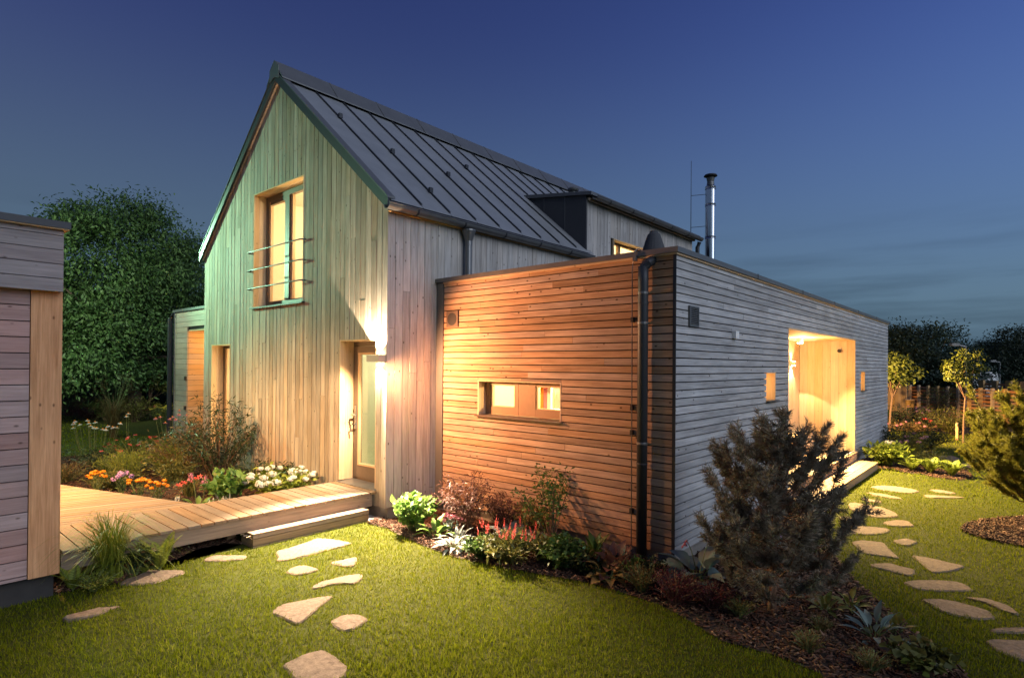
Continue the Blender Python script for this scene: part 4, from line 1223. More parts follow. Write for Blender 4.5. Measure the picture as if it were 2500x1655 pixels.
# ---- stepping stones
STONES = {
    'L1': [(-3.74, 3.4), (-3.67, 3.49), (-3.54, 3.53), (-3.45, 3.61), (-3.38, 3.53), (-3.22, 3.35), (-3.25, 3.26), (-3.38, 3.25), (-3.5, 3.19), (-3.58, 3.23), (-3.67, 3.31)],
    'L2': [(-4.21, 3.03), (-4.11, 3.03), (-4.02, 3.04), (-3.96, 3.03), (-3.88, 2.96), (-3.81, 2.92), (-3.84, 2.89), (-3.93, 2.9), (-4.0, 2.87), (-4.11, 2.9), (-4.19, 2.93)],
    'L3': [(-3.01, 3.52), (-2.89, 3.6), (-2.82, 3.56), (-2.73, 3.44), (-2.63, 3.34), (-2.72, 3.25), (-2.86, 3.34), (-2.97, 3.44)],
    'L4': [(-2.39, 3.27), (-2.22, 3.27), (-2.04, 3.31), (-1.85, 3.36), (-1.77, 3.25), (-1.71, 3.09), (-1.67, 2.94), (-1.8, 2.9), (-2.0, 2.92), (-2.17, 2.91), (-2.35, 2.92), (-2.49, 2.95), (-2.51, 3.0), (-2.45, 3.07)],
    'L5': [(-2.6, 2.64), (-2.5, 2.73), (-2.4, 2.73), (-2.36, 2.66), (-2.33, 2.51), (-2.39, 2.48), (-2.48, 2.48), (-2.57, 2.52)],
    'L6': [(-2.18, 2.59), (-2.04, 2.58), (-1.89, 2.55), (-1.91, 2.49), (-2.04, 2.35), (-2.11, 2.36), (-2.15, 2.47)],
    'L7': [(-2.6, 2.18), (-2.49, 2.23), (-2.34, 2.22), (-2.21, 2.19), (-2.1, 2.12), (-2.16, 2.04), (-2.28, 1.96), (-2.36, 2.04), (-2.45, 2.1), (-2.55, 2.1), (-2.62, 2.13)],
    'L8': [(-3.08, 1.96), (-2.96, 2.04), (-2.83, 2.01), (-2.68, 1.96), (-2.55, 1.88), (-2.67, 1.81), (-2.75, 1.77), (-2.86, 1.7), (-2.97, 1.63), (-3.04, 1.6), (-3.06, 1.71), (-3.07, 1.85)],
    'L9': [(-2.84, 1.48), (-2.74, 1.51), (-2.66, 1.49), (-2.61, 1.42), (-2.61, 1.29), (-2.73, 1.24), (-2.8, 1.23), (-2.86, 1.25), (-2.87, 1.35)],
    'L10': [(-3.41, 1.14), (-3.27, 1.16), (-3.18, 1.16), (-3.11, 1.12), (-3.1, 1.0), (-3.12, 0.87), (-3.12, 0.78), (-3.22, 0.68), (-3.37, 0.76), (-3.44, 0.91), (-3.42, 1.04)],
    'R1': [(5.99, -0.62), (6.29, -0.73), (6.38, -0.99), (6.31, -1.19), (6.17, -1.32), (5.88, -1.2), (5.85, -1.01), (5.88, -0.82)],
    'R2': [(6.46, -1.39), (6.56, -1.54), (6.44, -1.76), (6.29, -1.75), (6.27, -1.61), (6.31, -1.5)],
    'R3': [(5.9, -1.36), (6.0, -1.54), (6.1, -1.75), (6.12, -1.91), (5.89, -1.73), (5.69, -1.48)],
    'R4': [(5.47, -0.65), (5.53, -0.87), (5.46, -1.07), (5.36, -1.17), (5.26, -1.17), (5.27, -1.0), (5.29, -0.82)],
    'R5': [(4.93, -0.68), (4.97, -0.82), (4.89, -0.99), (4.77, -0.97), (4.75, -0.82)],
    'R6': [(4.41, -0.62), (4.53, -0.68), (4.52, -0.86), (4.47, -1.05), (4.27, -1.23), (4.04, -1.31), (3.85, -1.21), (3.74, -1.09), (3.83, -0.93), (4.01, -0.73)],
    'R7': [(3.47, -0.7), (3.54, -0.83), (3.5, -0.99), (3.32, -0.99), (3.3, -0.87), (3.28, -0.76)],
    'R8': [(3.54, -1.18), (3.79, -1.3), (3.86, -1.43), (3.58, -1.54), (3.45, -1.42), (3.38, -1.28)],
    'R9': [(3.0, -0.84), (3.11, -0.91), (3.18, -1.09), (3.23, -1.32), (3.09, -1.34), (2.85, -1.27), (2.7, -1.1), (2.63, -0.93)],
    'R10': [(2.65, -1.41), (2.89, -1.52), (2.85, -1.62), (2.78, -1.66), (2.55, -1.58), (2.56, -1.5)],
    'R11': [(2.3, -1.07), (2.46, -1.16), (2.53, -1.36), (2.26, -1.46), (1.97, -1.6), (1.94, -1.46), (1.91, -1.27), (2.13, -1.15)],
    'R12': [(2.2, -1.65), (2.22, -1.76), (2.21, -1.88), (2.17, -2.0), (2.15, -2.13), (1.91, -2.05), (1.68, -1.9), (1.78, -1.84), (2.02, -1.74)],
    'R13': [(1.56, -1.38), (1.64, -1.43), (1.74, -1.53), (1.69, -1.67), (1.69, -1.75), (1.54, -1.77), (1.43, -1.75), (1.44, -1.64), (1.47, -1.51), (1.47, -1.43)],
    'R14': [(1.18, -1.71), (1.32, -1.78), (1.47, -1.94), (1.55, -2.08), (1.52, -2.17), (1.38, -2.23), (1.25, -2.1), (1.12, -1.95), (1.07, -1.81)],
    'R15': [(0.81, -1.88), (0.93, -1.99), (0.98, -2.12), (0.95, -2.25), (0.91, -2.35), (0.76, -2.4), (0.64, -2.29), (0.61, -2.17), (0.61, -2.07), (0.73, -1.97)],
    'R16': [(1.13, -2.16), (1.23, -2.29), (1.21, -2.39), (1.14, -2.49), (0.99, -2.54), (0.96, -2.5), (1.0, -2.42), (1.1, -2.32), (1.11, -2.24)],
    'R17': [(0.47, -2.36), (0.6, -2.45), (0.69, -2.56), (0.76, -2.63), (0.64, -2.63), (0.51, -2.5), (0.43, -2.39)],
    'R18': [(0.21, -2.34), (0.27, -2.37), (0.41, -2.56), (0.46, -2.65), (0.16, -2.66), (0.0, -2.56), (0.03, -2.48), (0.09, -2.4)],
    'R19': [(10.4, -1.05), (11.0, -1.0), (11.4, -1.35), (10.9, -1.55), (10.4, -1.4)],
    'R20': [(9.6, -1.5), (10.1, -1.45), (10.3, -1.75), (9.7, -1.95)],
}
SLAB = {
    'L1': 'pale slab half under bark chips beside the ferns and shed',
    'L2': 'long narrow slab sunk in grass nearest the shed plinth',
    'L3': 'small flat slab in grass left of the wooden step end',
    'L4': 'largest pale slab in the lawn directly before the wooden step',
    'L5': 'small rounded lit slab just below the largest pale slab',
    'L6': 'small triangular lit slab right of the small rounded slab',
    'L7': 'long curved lit slab between the small lit slabs and the brown triangular slab',
    'L8': 'large brownish triangular slab in the middle of the left lawn',
    'L9': 'small brown slab right of the large triangular slab',
    'L10': 'big brown slab cut by the bottom edge of the picture',
    'R1': 'long pale slab farthest up the path beside the porch step',
    'R2': 'short narrow slab near the round yellow pine, upper of two',
    'R3': 'long thin slab near the round yellow pine, lower of two',
    'R4': 'thin lit slab just below the farthest long pale slab',
    'R5': 'short thin slab above the large oval slab beside the dark pine',
    'R6': 'large oval lit slab right of the dark pine',
    'R7': 'small slab half hidden by the dark pine, below the large oval',
    'R8': 'small tilted slab right below the large oval slab',
    'R9': 'wide slab behind the seed heads of the dark pine',
    'R10': 'small diamond slab in the middle of the right path',
    'R11': 'large angular slab touching the dark pine on its right',
    'R12': 'pointed slab lying right of the large angular slab',
    'R13': 'dim reddish slab below the large angular slab by the bark bed',
    'R14': 'wide slab with dark chipped rim lower on the right path',
    'R15': 'broad mauve oval slab near the lower right corner',
    'R16': 'narrow curved slab above the broad mauve oval slab',
    'R17': 'thin slab at the right picture edge above the corner slab',
    'R18': 'dim mauve slab in the lower right corner of the picture',
    'R19': 'far dim slab on the shaded path behind the lime ferns',
    'R20': 'nearer dim slab on the shaded path behind the lime ferns',
}
def stone(key):
    p = np.array(STONES[key])
    q = []
    for i in range(len(p)):                      # one corner-cutting pass
        a, b = p[i], p[(i + 1) % len(p)]
        q += [a * 0.82 + b * 0.18, a * 0.18 + b * 0.82]
    p = np.array(q)
    c = p.mean(0)
    n = len(p)
    d = p - c
    ln = np.linalg.norm(d, axis=1, keepdims=True) + 1e-6
    rr = np.random.default_rng(sum(map(ord, key)))
    ring = [(p - d / ln * 0.000, -0.04), (p, 0.004), (p - d / ln * np.minimum(0.014, ln * 0.2), 0.013), (c + d * 0.55, 0.015)]
    V = []
    for xy, z in ring:
        zz_ = z + (rr.uniform(-0.0025, 0.0025, n) if z > 0 else 0)
        V += [(x_, y_, zz2) for (x_, y_), zz2 in zip(xy, np.broadcast_to(zz_, n))]
    V.append((c[0], c[1], 0.016))
    F = []
    for k in range(3):
        F += [(k * n + i, k * n + (i + 1) % n, (k + 1) * n + (i + 1) % n, (k + 1) * n + i) for i in range(n)]
    F += [(3 * n + i, 3 * n + (i + 1) % n, 4 * n) for i in range(n)]
    m_ = MB().add(V, F)
    # orient outwards whatever the outline's winding
    area = sum(p[i][0] * p[(i + 1) % n][1] - p[(i + 1) % n][0] * p[i][1] for i in range(n))
    if area < 0:
        m_.f = [f_[::-1] for f_ in m_.f]
    cz = (c[0], c[1], float(zg(c[0], c[1])))
    o = m_
    o.v = [(x_ - c[0], y_ - c[1], z_) for x_, y_, z_ in o.v]
    ob = o.build('stepping_stone', 'stone')
    ob.location = cz
    side = 'stones set in the lawn before the boardwalk' if key[0] == 'L' else 'stones of the path to the porch'
    tag(ob, SLAB[key], 'stepping stone', side)
for k in STONES:
    stone(k)

# ---- lawn: grass blades growing where there is no bed, stone or building
def lawn_mask(px, py, grow=0.0):
    ok = np.ones(px.shape, bool)
    for k, p in BEDS.items():
        ok &= ~inpoly(px, py, p)
    ok &= ~((px > -0.0) & (px < 12.1) & (py > 0.0))
    ok &= ~((px > -0.80) & (py > 3.45) & (py < 13.5) & (px < 9))
    ok &= ~((px < -0.85) & (py > 3.62) & (py < 4.62) & (px > -4.2) & ~((px > -2.45) & (py < 3.66)))
    ok &= ~((px > -2.47) & (px < -1.06) & (py > 3.55) & (py < 3.9))
    ok &= ~((px < -4.13) & (py > 3.67))
    ok &= ~inpoly(px, py, TP)
    ok &= ~((px > 3.46) & (px < 8.06) & (py > -0.40) & (py < 0.1))
    ok &= ~((px > -1.05) & (px < -0.78) & (py > 3.58) & (py < 3.95))
    for k, p in STONES.items():
        a = np.array(p); c = a.mean(0)
        b = c + (a - c) * (1 - 0.030 / np.maximum(np.linalg.norm(a - c, axis=1, keepdims=True), 0.05))
        x0, y0 = a.min(0); x1, y1 = a.max(0)
        near = (px > x0) & (px < x1) & (py > y0) & (py < y1)
        if near.any():
            idx = np.where(near)[0]
            ins = inpoly(px[idx], py[idx], [tuple(t) for t in b])
            ok[idx[ins]] = False
    return ok

def grass_field(name, label, n, rmin, rmax, power, hmin, hmax, wid, a0=-62, a1=62):
    u_ = rng.random(n)
    if power == 2:
        r_ = rmin * (rmax / rmin) ** u_
    else:
        e = 2 - power
        r_ = (rmin ** e + u_ * (rmax ** e - rmin ** e)) ** (1 / e)
    th = YAW + np.radians(rng.uniform(a0, a1, n))
    px = CAM[0] + r_ * np.cos(th); py = CAM[1] + r_ * np.sin(th)
    ok = lawn_mask(px, py)
    px, py, r_ = px[ok], py[ok], r_[ok]
    m_ = len(px)
    patch = 0.5 + 0.5 * np.sin(px * 2.1 + 1.3 * np.sin(py * 1.7)) * np.sin(py * 2.6 + 0.7)
    h = rng.uniform(hmin, hmax, m_) * (0.75 + 0.45 * patch)
    az = rng.uniform(0, 2 * np.pi, m_)
    lean = np.abs(rng.normal(0, 0.45, m_)) + 0.08
    wv = wid * (0.8 + r_ / 7) * rng.uniform(0.7, 1.3, m_)
    base = np.stack([px, py, zg(px, py) - 0.002], 1)
    tip = base + np.stack([np.cos(az) * np.sin(lean) * h, np.sin(az) * np.sin(lean) * h, np.cos(lean) * h], 1)
    fa = rng.uniform(0, np.pi, m_)
    sd_ = np.stack([np.cos(fa), np.sin(fa), np.zeros(m_)], 1) * (wv / 2)[:, None]
    V = np.stack([base - sd_, base + sd_, tip], 1).reshape(-1, 3)
    F = np.arange(m_ * 3).reshape(-1, 3)
    me = mesh_np(name, V, F)
    o = link(name, me, 'grass', None, 'stuff')
    tag(o, label, 'grass')
    return o
grass_field('lawn_grass', 'short mown grass of the lawn around the stepping stones', 620000, 2.2, 13.0, 2, 0.018, 0.042, 0.0042)
grass_field('far_lawn_grass', 'short grass of the shaded lawns farther back', 120000, 13.0, 34.0, 1.6, 0.03, 0.06, 0.006, -45, 45)

# ---- bark mulch chips
def chips(name, label, poly, n, lmin=0.02, lmax=0.06, keep=None):
    a = np.array(poly)
    x0, y0 = a.min(0); x1, y1 = a.max(0)
    px = rng.uniform(x0, x1, n * 3); py = rng.uniform(y0, y1, n * 3)
    ok = inpoly(px, py, poly)
    if keep is not None:
        ok &= keep(px, py)
    px, py = px[ok][:n], py[ok][:n]
    m_ = len(px)
    Lh = rng.uniform(lmin, lmax, m_) / 2; Wh = rng.uniform(0.005, 0.012, m_) / 1.6; Th = rng.uniform(0.002, 0.005, m_)
    az = rng.uniform(0, 2 * np.pi, m_); el = rng.normal(0, 0.22, m_)
    d = np.stack([np.cos(az) * np.cos(el), np.sin(az) * np.cos(el), np.sin(el)], 1)
    s2 = np.stack([-np.sin(az), np.cos(az), rng.normal(0, 0.25, m_)], 1)
    s2 /= np.linalg.norm(s2, axis=1, keepdims=True)
    nn = np.cross(d, s2)
    c = np.stack([px, py, zg(px, py) + rng.uniform(0.008, 0.028, m_) + np.abs(np.sin(el)) * Lh], 1)
    V = []
    for sx_, sy_, sz_ in ((-1, -1, -1), (1, -1, -1), (1, 1, -1), (-1, 1, -1), (-1, -1, 1), (1, -1, 1), (1, 1, 1), (-1, 1, 1)):
        V.append(c + d * (sx_ * Lh)[:, None] + s2 * (sy_ * Wh)[:, None] * (0.6 if sx_ > 0 else 1) + nn * (sz_ * Th)[:, None])
    V = np.stack(V, 1).reshape(-1, 3)
    q = np.array([(0, 3, 2, 1), (4, 5, 6, 7), (0, 1, 5, 4), (1, 2, 6, 5), (2, 3, 7, 6), (3, 0, 4, 7)])
    F = (np.arange(m_)[:, None, None] * 8 + q[None]).reshape(-1, 4)
    o = link(name, mesh_np(name, V, F), 'chips', None, 'stuff')
    tag(o, label, 'bark mulch')
chips('bark_mulch', 'loose dark bark chips in the bed along the low wing', BEDS['A'], 15000)
chips('bark_mulch', 'reddish bark chips in the bed between shed and boardwalk', BEDS['G'], 4200, 0.03, 0.07)
chips('bark_mulch', 'brown bark chips in the flower bed before the gable', BEDS['H'], 9000, 0.03, 0.07)
chips('bark_mulch', 'bark chips in the fern bed at the end of the porch step', BEDS['F'], 4500, 0.03, 0.07)
chips('bark_mulch', 'ring of orange bark chips under the yellow pine', BEDS['M'], 6000, 0.03, 0.07)
# ================================================================== PLANT BUILDERS (local coordinates, base at 0,0,0)
def unit(a):
    return a / (np.linalg.norm(a, axis=-1, keepdims=True) + 1e-9)

def leaf_quads(P, D, N, Ln, Wd, droop=0.15, fold=0.12):
    D = unit(D); S = unit(np.cross(D, N)); N2 = np.cross(S, D)
    Ln = np.broadcast_to(np.asarray(Ln, float), (len(P),))[:, None]
    Wd = np.broadcast_to(np.asarray(Wd, float), (len(P),))[:, None]
    mid = P + D * Ln * 0.45
    a = mid + S * Wd / 2 + N2 * Wd * fold
    b = mid - S * Wd / 2 + N2 * Wd * fold
    tip = P + D * Ln - N2 * Ln * droop
    V = np.stack([P, a, tip, b], 1).reshape(-1, 3)
    return V, np.arange(len(P) * 4).reshape(-1, 4)

def broad_leaves(P, D, N, Ln, Wd, droop=0.5, prof=(0.12, 0.75, 1.0, 0.8, 0.42, 0.02), wave=0.0):
    """curved leaf blades, each one island of 2 x 5 quads with a sunken midrib"""
    D = unit(D); S = unit(np.cross(D, N)); N2 = np.cross(S, D)
    n = len(P)
    Ln = np.broadcast_to(np.asarray(Ln, float), (n,))[:, None]
    Wd = np.broadcast_to(np.asarray(Wd, float), (n,))[:, None]
    k = len(prof)
    V = []
    for i, w_ in enumerate(prof):
        t = i / (k - 1)
        c = P + D * Ln * (t - 0.12 * droop * t * t) + N2 * Ln * (0.25 * t - droop * t * t)
        e = N2 * Wd * (0.14 + wave * (i % 2))
        V += [c + S * Wd * w_ / 2 + e * w_, c, c - S * Wd * w_ / 2 + e * w_]
    V = np.stack(V, 1)
    q = []
    for i in range(k - 1):
        a = i * 3
        q += [(a, a + 1, a + 4, a + 3), (a + 1, a + 2, a + 5, a + 4)]
    q = np.array(q)
    F = (np.arange(n)[:, None, None] * (3 * k) + q[None]).reshape(-1, 4)
    return V.reshape(-1, 3), F

def ribbons(P, az, h, reach, wd, segs=6, curl=1.0, seed=None):
    """arching grass blades: rise h, lean out by reach"""
    n = len(P)
    out = np.stack([np.cos(az), np.sin(az), np.zeros(n)], 1)
    S = np.stack([-np.sin(az), np.cos(az), np.zeros(n)], 1)
    V = []
    for i in range(segs + 1):
        t = i / segs
        z = h * (1.0 - (1 - t) ** 1.7) - curl * np.maximum(0, t - 0.45) ** 2 * reach * 1.6
        c = P + out * (reach * t ** 1.8)[:, None] + np.stack([np.zeros(n), np.zeros(n), z], 1)
        w_ = wd * (1 - t) ** 0.6 + 0.0004
        V += [c - S * (w_ / 2)[:, None], c + S * (w_ / 2)[:, None]]
    V = np.stack(V, 1)
    q = np.array([(2 * i, 2 * i + 1, 2 * i + 3, 2 * i + 2) for i in range(segs)])
    F = (np.arange(n)[:, None, None] * (2 * segs + 2) + q[None]).reshape(-1, 4)
    return V.reshape(-1, 3), F

def merge(*vf):
    Vs, Fs, o = [], [], 0
    for V, F in vf:
        Vs.append(V); Fs.append(F + o); o += len(V)
    return np.concatenate(Vs), np.concatenate(Fs)

def part_np(name, VF, mat, parent, kind=None, smooth=False):
    return link(name, mesh_np(name, VF[0], VF[1], smooth), mat, parent, kind)

def stems_set(n, h, r, rg, inner=0.25, hvar=0.35, base_r=0.1):
    """bezier stems from a crown base to a dome; returns control points"""
    ph = rg.uniform(0, 2 * np.pi, n)
    rho = np.sqrt(rg.uniform(inner ** 2, 1, n))
    B = np.stack([np.cos(ph) * r * base_r * rho, np.sin(ph) * r * base_r * rho, np.zeros(n)], 1)
    ez = h * (1 - hvar * rho ** 2) * rg.uniform(0.78, 1.0, n)
    E = np.stack([np.cos(ph) * r * rho, np.sin(ph) * r * rho, ez], 1)
    Cn = np.stack([np.cos(ph) * r * rho * 0.35, np.sin(ph) * r * rho * 0.35, ez * 0.65], 1)
    return B, Cn, E

def bez(B, Cn, E, t):
    t = np.asarray(t)[:, None]
    return B * (1 - t) ** 2 + Cn * 2 * t * (1 - t) + E * t ** 2

def bez_d(B, Cn, E, t):
    t = np.asarray(t)[:, None]
    return unit((Cn - B) * 2 * (1 - t) + (E - Cn) * 2 * t)

def stem_mesh(B, Cn, E, r0, r1, sides=4, seg=5):
    n = len(B)
    m_ = MB()
    for i in range(n):
        ts = np.linspace(0, 1, seg)
        pts = [tuple((B[i] * (1 - t) ** 2 + Cn[i] * 2 * t * (1 - t) + E[i] * t ** 2)) for t in ts]
        m_.tube(pts, list(np.linspace(r0, r1, seg)), sides, cap=False)
    return m_

def build_local(mb, name, mat, parent, smooth=False):
    me = bpy.data.meshes.new(name)
    me.from_pydata(mb.v, [], mb.f)
    if smooth:
        me.polygons.foreach_set('use_smooth', np.ones(len(me.polygons), bool))
    me.update()
    return link(name, me, mat, parent)

def shrub(name, label, cat, loc, h, r, nst, nlf, Ln, Wd, leaf, stem='brownstem', t0=0.25, up=0.25, spread=0.9, droop=0.2, jit=0.03, seed=0,
          hvar=0.35, inner=0.2, group=None, sr=0.006, base_r=0.12, broad=False):
    rg = np.random.default_rng(seed + 101)
    o = thing(name, label, cat, (loc[0], loc[1], float(zg(loc[0], loc[1]))), group)
    B, Cn, E = stems_set(nst, h, r, rg, inner, hvar, base_r)
    build_local(stem_mesh(B, Cn, E, sr, sr * 0.35), 'stem', stem, o)
    i = rg.integers(0, nst, nlf)
    t = t0 + (1 - t0) * rg.random(nlf) ** 0.8
    P = bez(B[i], Cn[i], E[i], t) + rg.normal(0, jit, (nlf, 3)) * np.array((1, 1, 0.6))
    T = bez_d(B[i], Cn[i], E[i], t)
    D = unit(T * 0.5 + rg.normal(0, 1, (nlf, 3)) * spread * np.array((1, 1, 0.55)) + np.array((0, 0, up)))
    N = unit(np.array((0, 0, 1.0)) + rg.normal(0, 0.45, (nlf, 3)))
    P[:, 2] = np.maximum(P[:, 2], 0.01)
    ln = Ln * rg.uniform(0.65, 1.2, nlf); wd = Wd * rg.uniform(0.7, 1.2, nlf)
    VF = broad_leaves(P, D, N, ln, wd, droop) if broad else leaf_quads(P, D, N, ln, wd, droop)
    part_np('foliage', VF, leaf, o)
    return o, (B, Cn, E), rg

def rosette(name, label, cat, loc, n, Ln, Wd, leaf, seed=0, tilt=(0.25, 1.1), droop=0.55, group=None, stalk=0.35):
    """hosta-like clump of large stalked leaves, each leaf a part"""
    rg = np.random.default_rng(seed + 7)
    o = thing(name, label, cat, (loc[0], loc[1], float(zg(loc[0], loc[1]))), group)
    m_ = MB()
    for k in range(n):
        az = 2.39996 * k + rg.uniform(-0.3, 0.3)
        el = tilt[1] - (tilt[1] - tilt[0]) * (k / max(1, n - 1)) + rg.uniform(-0.1, 0.1)
        D = np.array((math.cos(az) * math.cos(el), math.sin(az) * math.cos(el), math.sin(el)))
        ls = Ln * stalk * rg.uniform(0.8, 1.4)
        p0 = np.array((math.cos(az) * 0.02, math.sin(az) * 0.02, 0.0))
        p1 = p0 + D * ls + np.array((0, 0, ls * 0.25))
        m_.tube([p0, (p0 + p1) / 2 + np.array((0, 0, 0.01)), p1], [0.006, 0.005, 0.004], 4, cap=False)
        D2 = unit(D + np.array((0, 0, -0.15)))
        N = unit(np.cross(np.array((-math.sin(az), math.cos(az), 0.0)), D2)) * -1
        if N[2] < 0:
            N = -N
        N = unit(N + rg.normal(0, 0.18, 3))
        VF = broad_leaves(p1[None], D2[None], N[None], Ln * rg.uniform(0.75, 1.15), Wd * rg.uniform(0.8, 1.15), droop * rg.uniform(0.7, 1.2), wave=0.03)
        part_np('leaf', VF, leaf, o)
    build_local(m_, 'stalk', 'stem', o)
    return o, rg

def fern(name, label, loc, n, Ln, leaf, seed=0, group=None, up=0.9):
    rg = np.random.default_rng(seed + 31)
    o = thing(name, label, 'fern', (loc[0], loc[1], float(zg(loc[0], loc[1]))), group)
    for k in range(n):
        az = 2.39996 * k + rg.uniform(-0.35, 0.35)
        L_ = Ln * rg.uniform(0.7, 1.1)
        lean = rg.uniform(0.35, 1.0)
        m_ = 30
        t = np.linspace(0.0, 1.0, m_)
        out = np.array((math.cos(az), math.sin(az), 0.0)); sd_ = np.array((-math.sin(az), math.cos(az), 0.0))
        ctr = out * (L_ * lean * 0.75 * t ** 1.3)[:, None] + np.array((0, 0, 1.0)) * (L_ * up * (t - 0.42 * lean * t ** 2.4))[:, None]
        tg = np.gradient(ctr, axis=0); tg = unit(tg)
        nn = unit(np.cross(sd_[None], tg))
        w_ = L_ * 0.20 * np.sin(np.pi * np.clip(t * 0.93 + 0.10, 0, 1)) ** 0.8
        sel = slice(4, m_)
        P = np.concatenate([ctr[sel], ctr[sel]])
        D = np.concatenate([sd_[None] + tg[sel] * 0.45, -sd_[None] + tg[sel] * 0.45])
        N = np.concatenate([nn[sel], nn[sel]])
        ln = np.concatenate([w_[sel], w_[sel]]) * rg.uniform(0.9, 1.1, 2 * (m_ - 4))
        VF = leaf_quads(P, D, N, ln, L_ * 0.032, 0.15)
        rib = MB().tube([tuple(p) for p in ctr[::5]] + [tuple(ctr[-1])], list(np.linspace(0.004, 0.001, len(ctr[::5]) + 1)), 4, cap=False)
        fr_ = part_np('frond', VF, leaf, o)
        build_local(rib, 'rib', 'stem', fr_)
    return o

def grass_clump(name, label, loc, n, h, reach, wd, leaf, seed=0, group=None, plumes=None, cat='ornamental grass'):
    rg = np.random.default_rng(seed + 57)
    o = thing(name, label, cat, (loc[0], loc[1], float(zg(loc[0], loc[1]))), group)
    P = np.stack([rg.normal(0, 0.035, n), rg.normal(0, 0.035, n), np.zeros(n)], 1)
    az = rg.uniform(0, 2 * np.pi, n)
    part_np('blades', ribbons(P, az, h * rg.uniform(0.55, 1.1, n), reach * rg.uniform(0.3, 1.15, n), wd * rg.uniform(0.7, 1.3, n)), leaf, o)
    if plumes:
        m_ = 22
        m2 = MB()
        Vs = []
        for k in range(m_):
            a = rg.uniform(0, 6.28); tp = np.array((math.cos(a) * reach * 0.5, math.sin(a) * reach * 0.5, h * rg.uniform(1.05, 1.35)))
            m2.tube([(0, 0, 0), tuple(tp * np.array((0.4, 0.4, 0.6))), tuple(tp)], [0.003, 0.002, 0.001], 4, cap=False)
            q = rg.integers(20, 34)
            Pp = tp + np.stack([rg.normal(0, 0.03, q), rg.normal(0, 0.03, q), -rg.uniform(0, 0.22, q)], 1)
            Vs.append(leaf_quads(Pp, rg.normal(0, 1, (q, 3)) + np.array((0, 0, 0.8)), rg.normal(0, 1, (q, 3)), 0.03, 0.006))
        build_local(m2, 'stem', 'stem', o)
        part_np('plume', merge(*Vs), plumes, o)
    return o

def flower_disc(c, nrm, rad, petals, wd, rg, drop=0.35):
    """ring of petals around a centre"""
    nrm = unit(np.asarray(nrm, float))
    a = unit(np.cross(nrm, (0.3, 1.0, 0.2))); b = np.cross(nrm, a)
    t = np.linspace(0, 2 * np.pi, petals, endpoint=False) + rg.uniform(0, 1)
    D = a[None] * np.cos(t)[:, None] + b[None] * np.sin(t)[:, None] - nrm[None] * drop
    return leaf_quads(np.repeat(np.asarray(c)[None], petals, 0) + D * rad * 0.15, D, np.repeat(nrm[None], petals, 0), rad, wd, 0.1)

def ball_cluster(c, rad, n, sz, rg, squash=0.8):
    d = unit(rg.normal(0, 1, (n, 3)))
    P = np.asarray(c) + d * rad * np.array((1, 1, squash)) * rg.uniform(0.8, 1.0, (n, 1))
    t = unit(np.cross(d, rg.normal(0, 1, (n, 3))))
    return leaf_quads(P - t * sz / 2, t + d * 0.25, d, sz, sz * 0.95, 0.05)

def coneflowers(name, label, loc, n, h, r, mat, seed, group=None, cat='coneflower', rad=0.045, centre='fl_orange'):
    rg = np.random.default_rng(seed)
    o, (B, Cn, E), _ = shrub(name, label, cat, loc, h * 0.62, r, 12, 260, 0.10, 0.022, 'leaf', 'stem', 0.05, 0.4, 0.7, 0.25, 0.03, seed, group=group)
    for k in range(n):
        a = rg.uniform(0, 6.28); q = r * math.sqrt(rg.random()) * 1.05
        tp = np.array((math.cos(a) * q, math.sin(a) * q, h * rg.uniform(0.82, 1.08)))
        hd_ = build_local(MB().tube([(tp[0] * 0.5, tp[1] * 0.5, 0.05), (tp[0] * 0.8, tp[1] * 0.8, tp[2] * 0.6), tuple(tp)], [0.004, 0.0035, 0.003], 5), 'flower', 'stem', o)
        part_np('petals', flower_disc(tp, (rg.normal(0, 0.25), rg.normal(0, 0.25), 1), rad, 13, rad * 0.36, rg, 0.45), mat, hd_)
        build_local(MB().lathe(tuple(tp), [(0.012, -0.004), (0.014, 0.006), (0.008, 0.016)], 8), 'flower_centre', centre, hd_)
    return o

def spikes(o, n, h, r, mat, rg, ln=0.09, rad=0.008, zb=0.75, name='flower_spike'):
    for k in range(n):
        a = rg.uniform(0, 6.28); q = r * math.sqrt(rg.random())
        x_, y_ = math.cos(a) * q, math.sin(a) * q
        z1 = h * rg.uniform(0.8, 1.1)
        lx, ly = rg.normal(0, 0.02, 2)
        sp = build_local(MB().tube([(x_ * 0.6, y_ * 0.6, h * 0.3), (x_, y_, z1 - ln)], [0.003, 0.002], 4), name, 'stem', o)
        m_ = 44
        t = rg.random(m_)
        P = np.stack([x_ + lx * t, y_ + ly * t, z1 - ln + ln * t], 1)
        d = np.stack([rg.normal(0, 1, m_), rg.normal(0, 1, m_), np.full(m_, 0.5)], 1)
        part_np('florets', leaf_quads(P, d, np.repeat(np.array([[0, 0, 1.0]]), m_, 0), rad * 1.8 * (1.2 - t), rad * 1.3, 0.1), mat, sp)

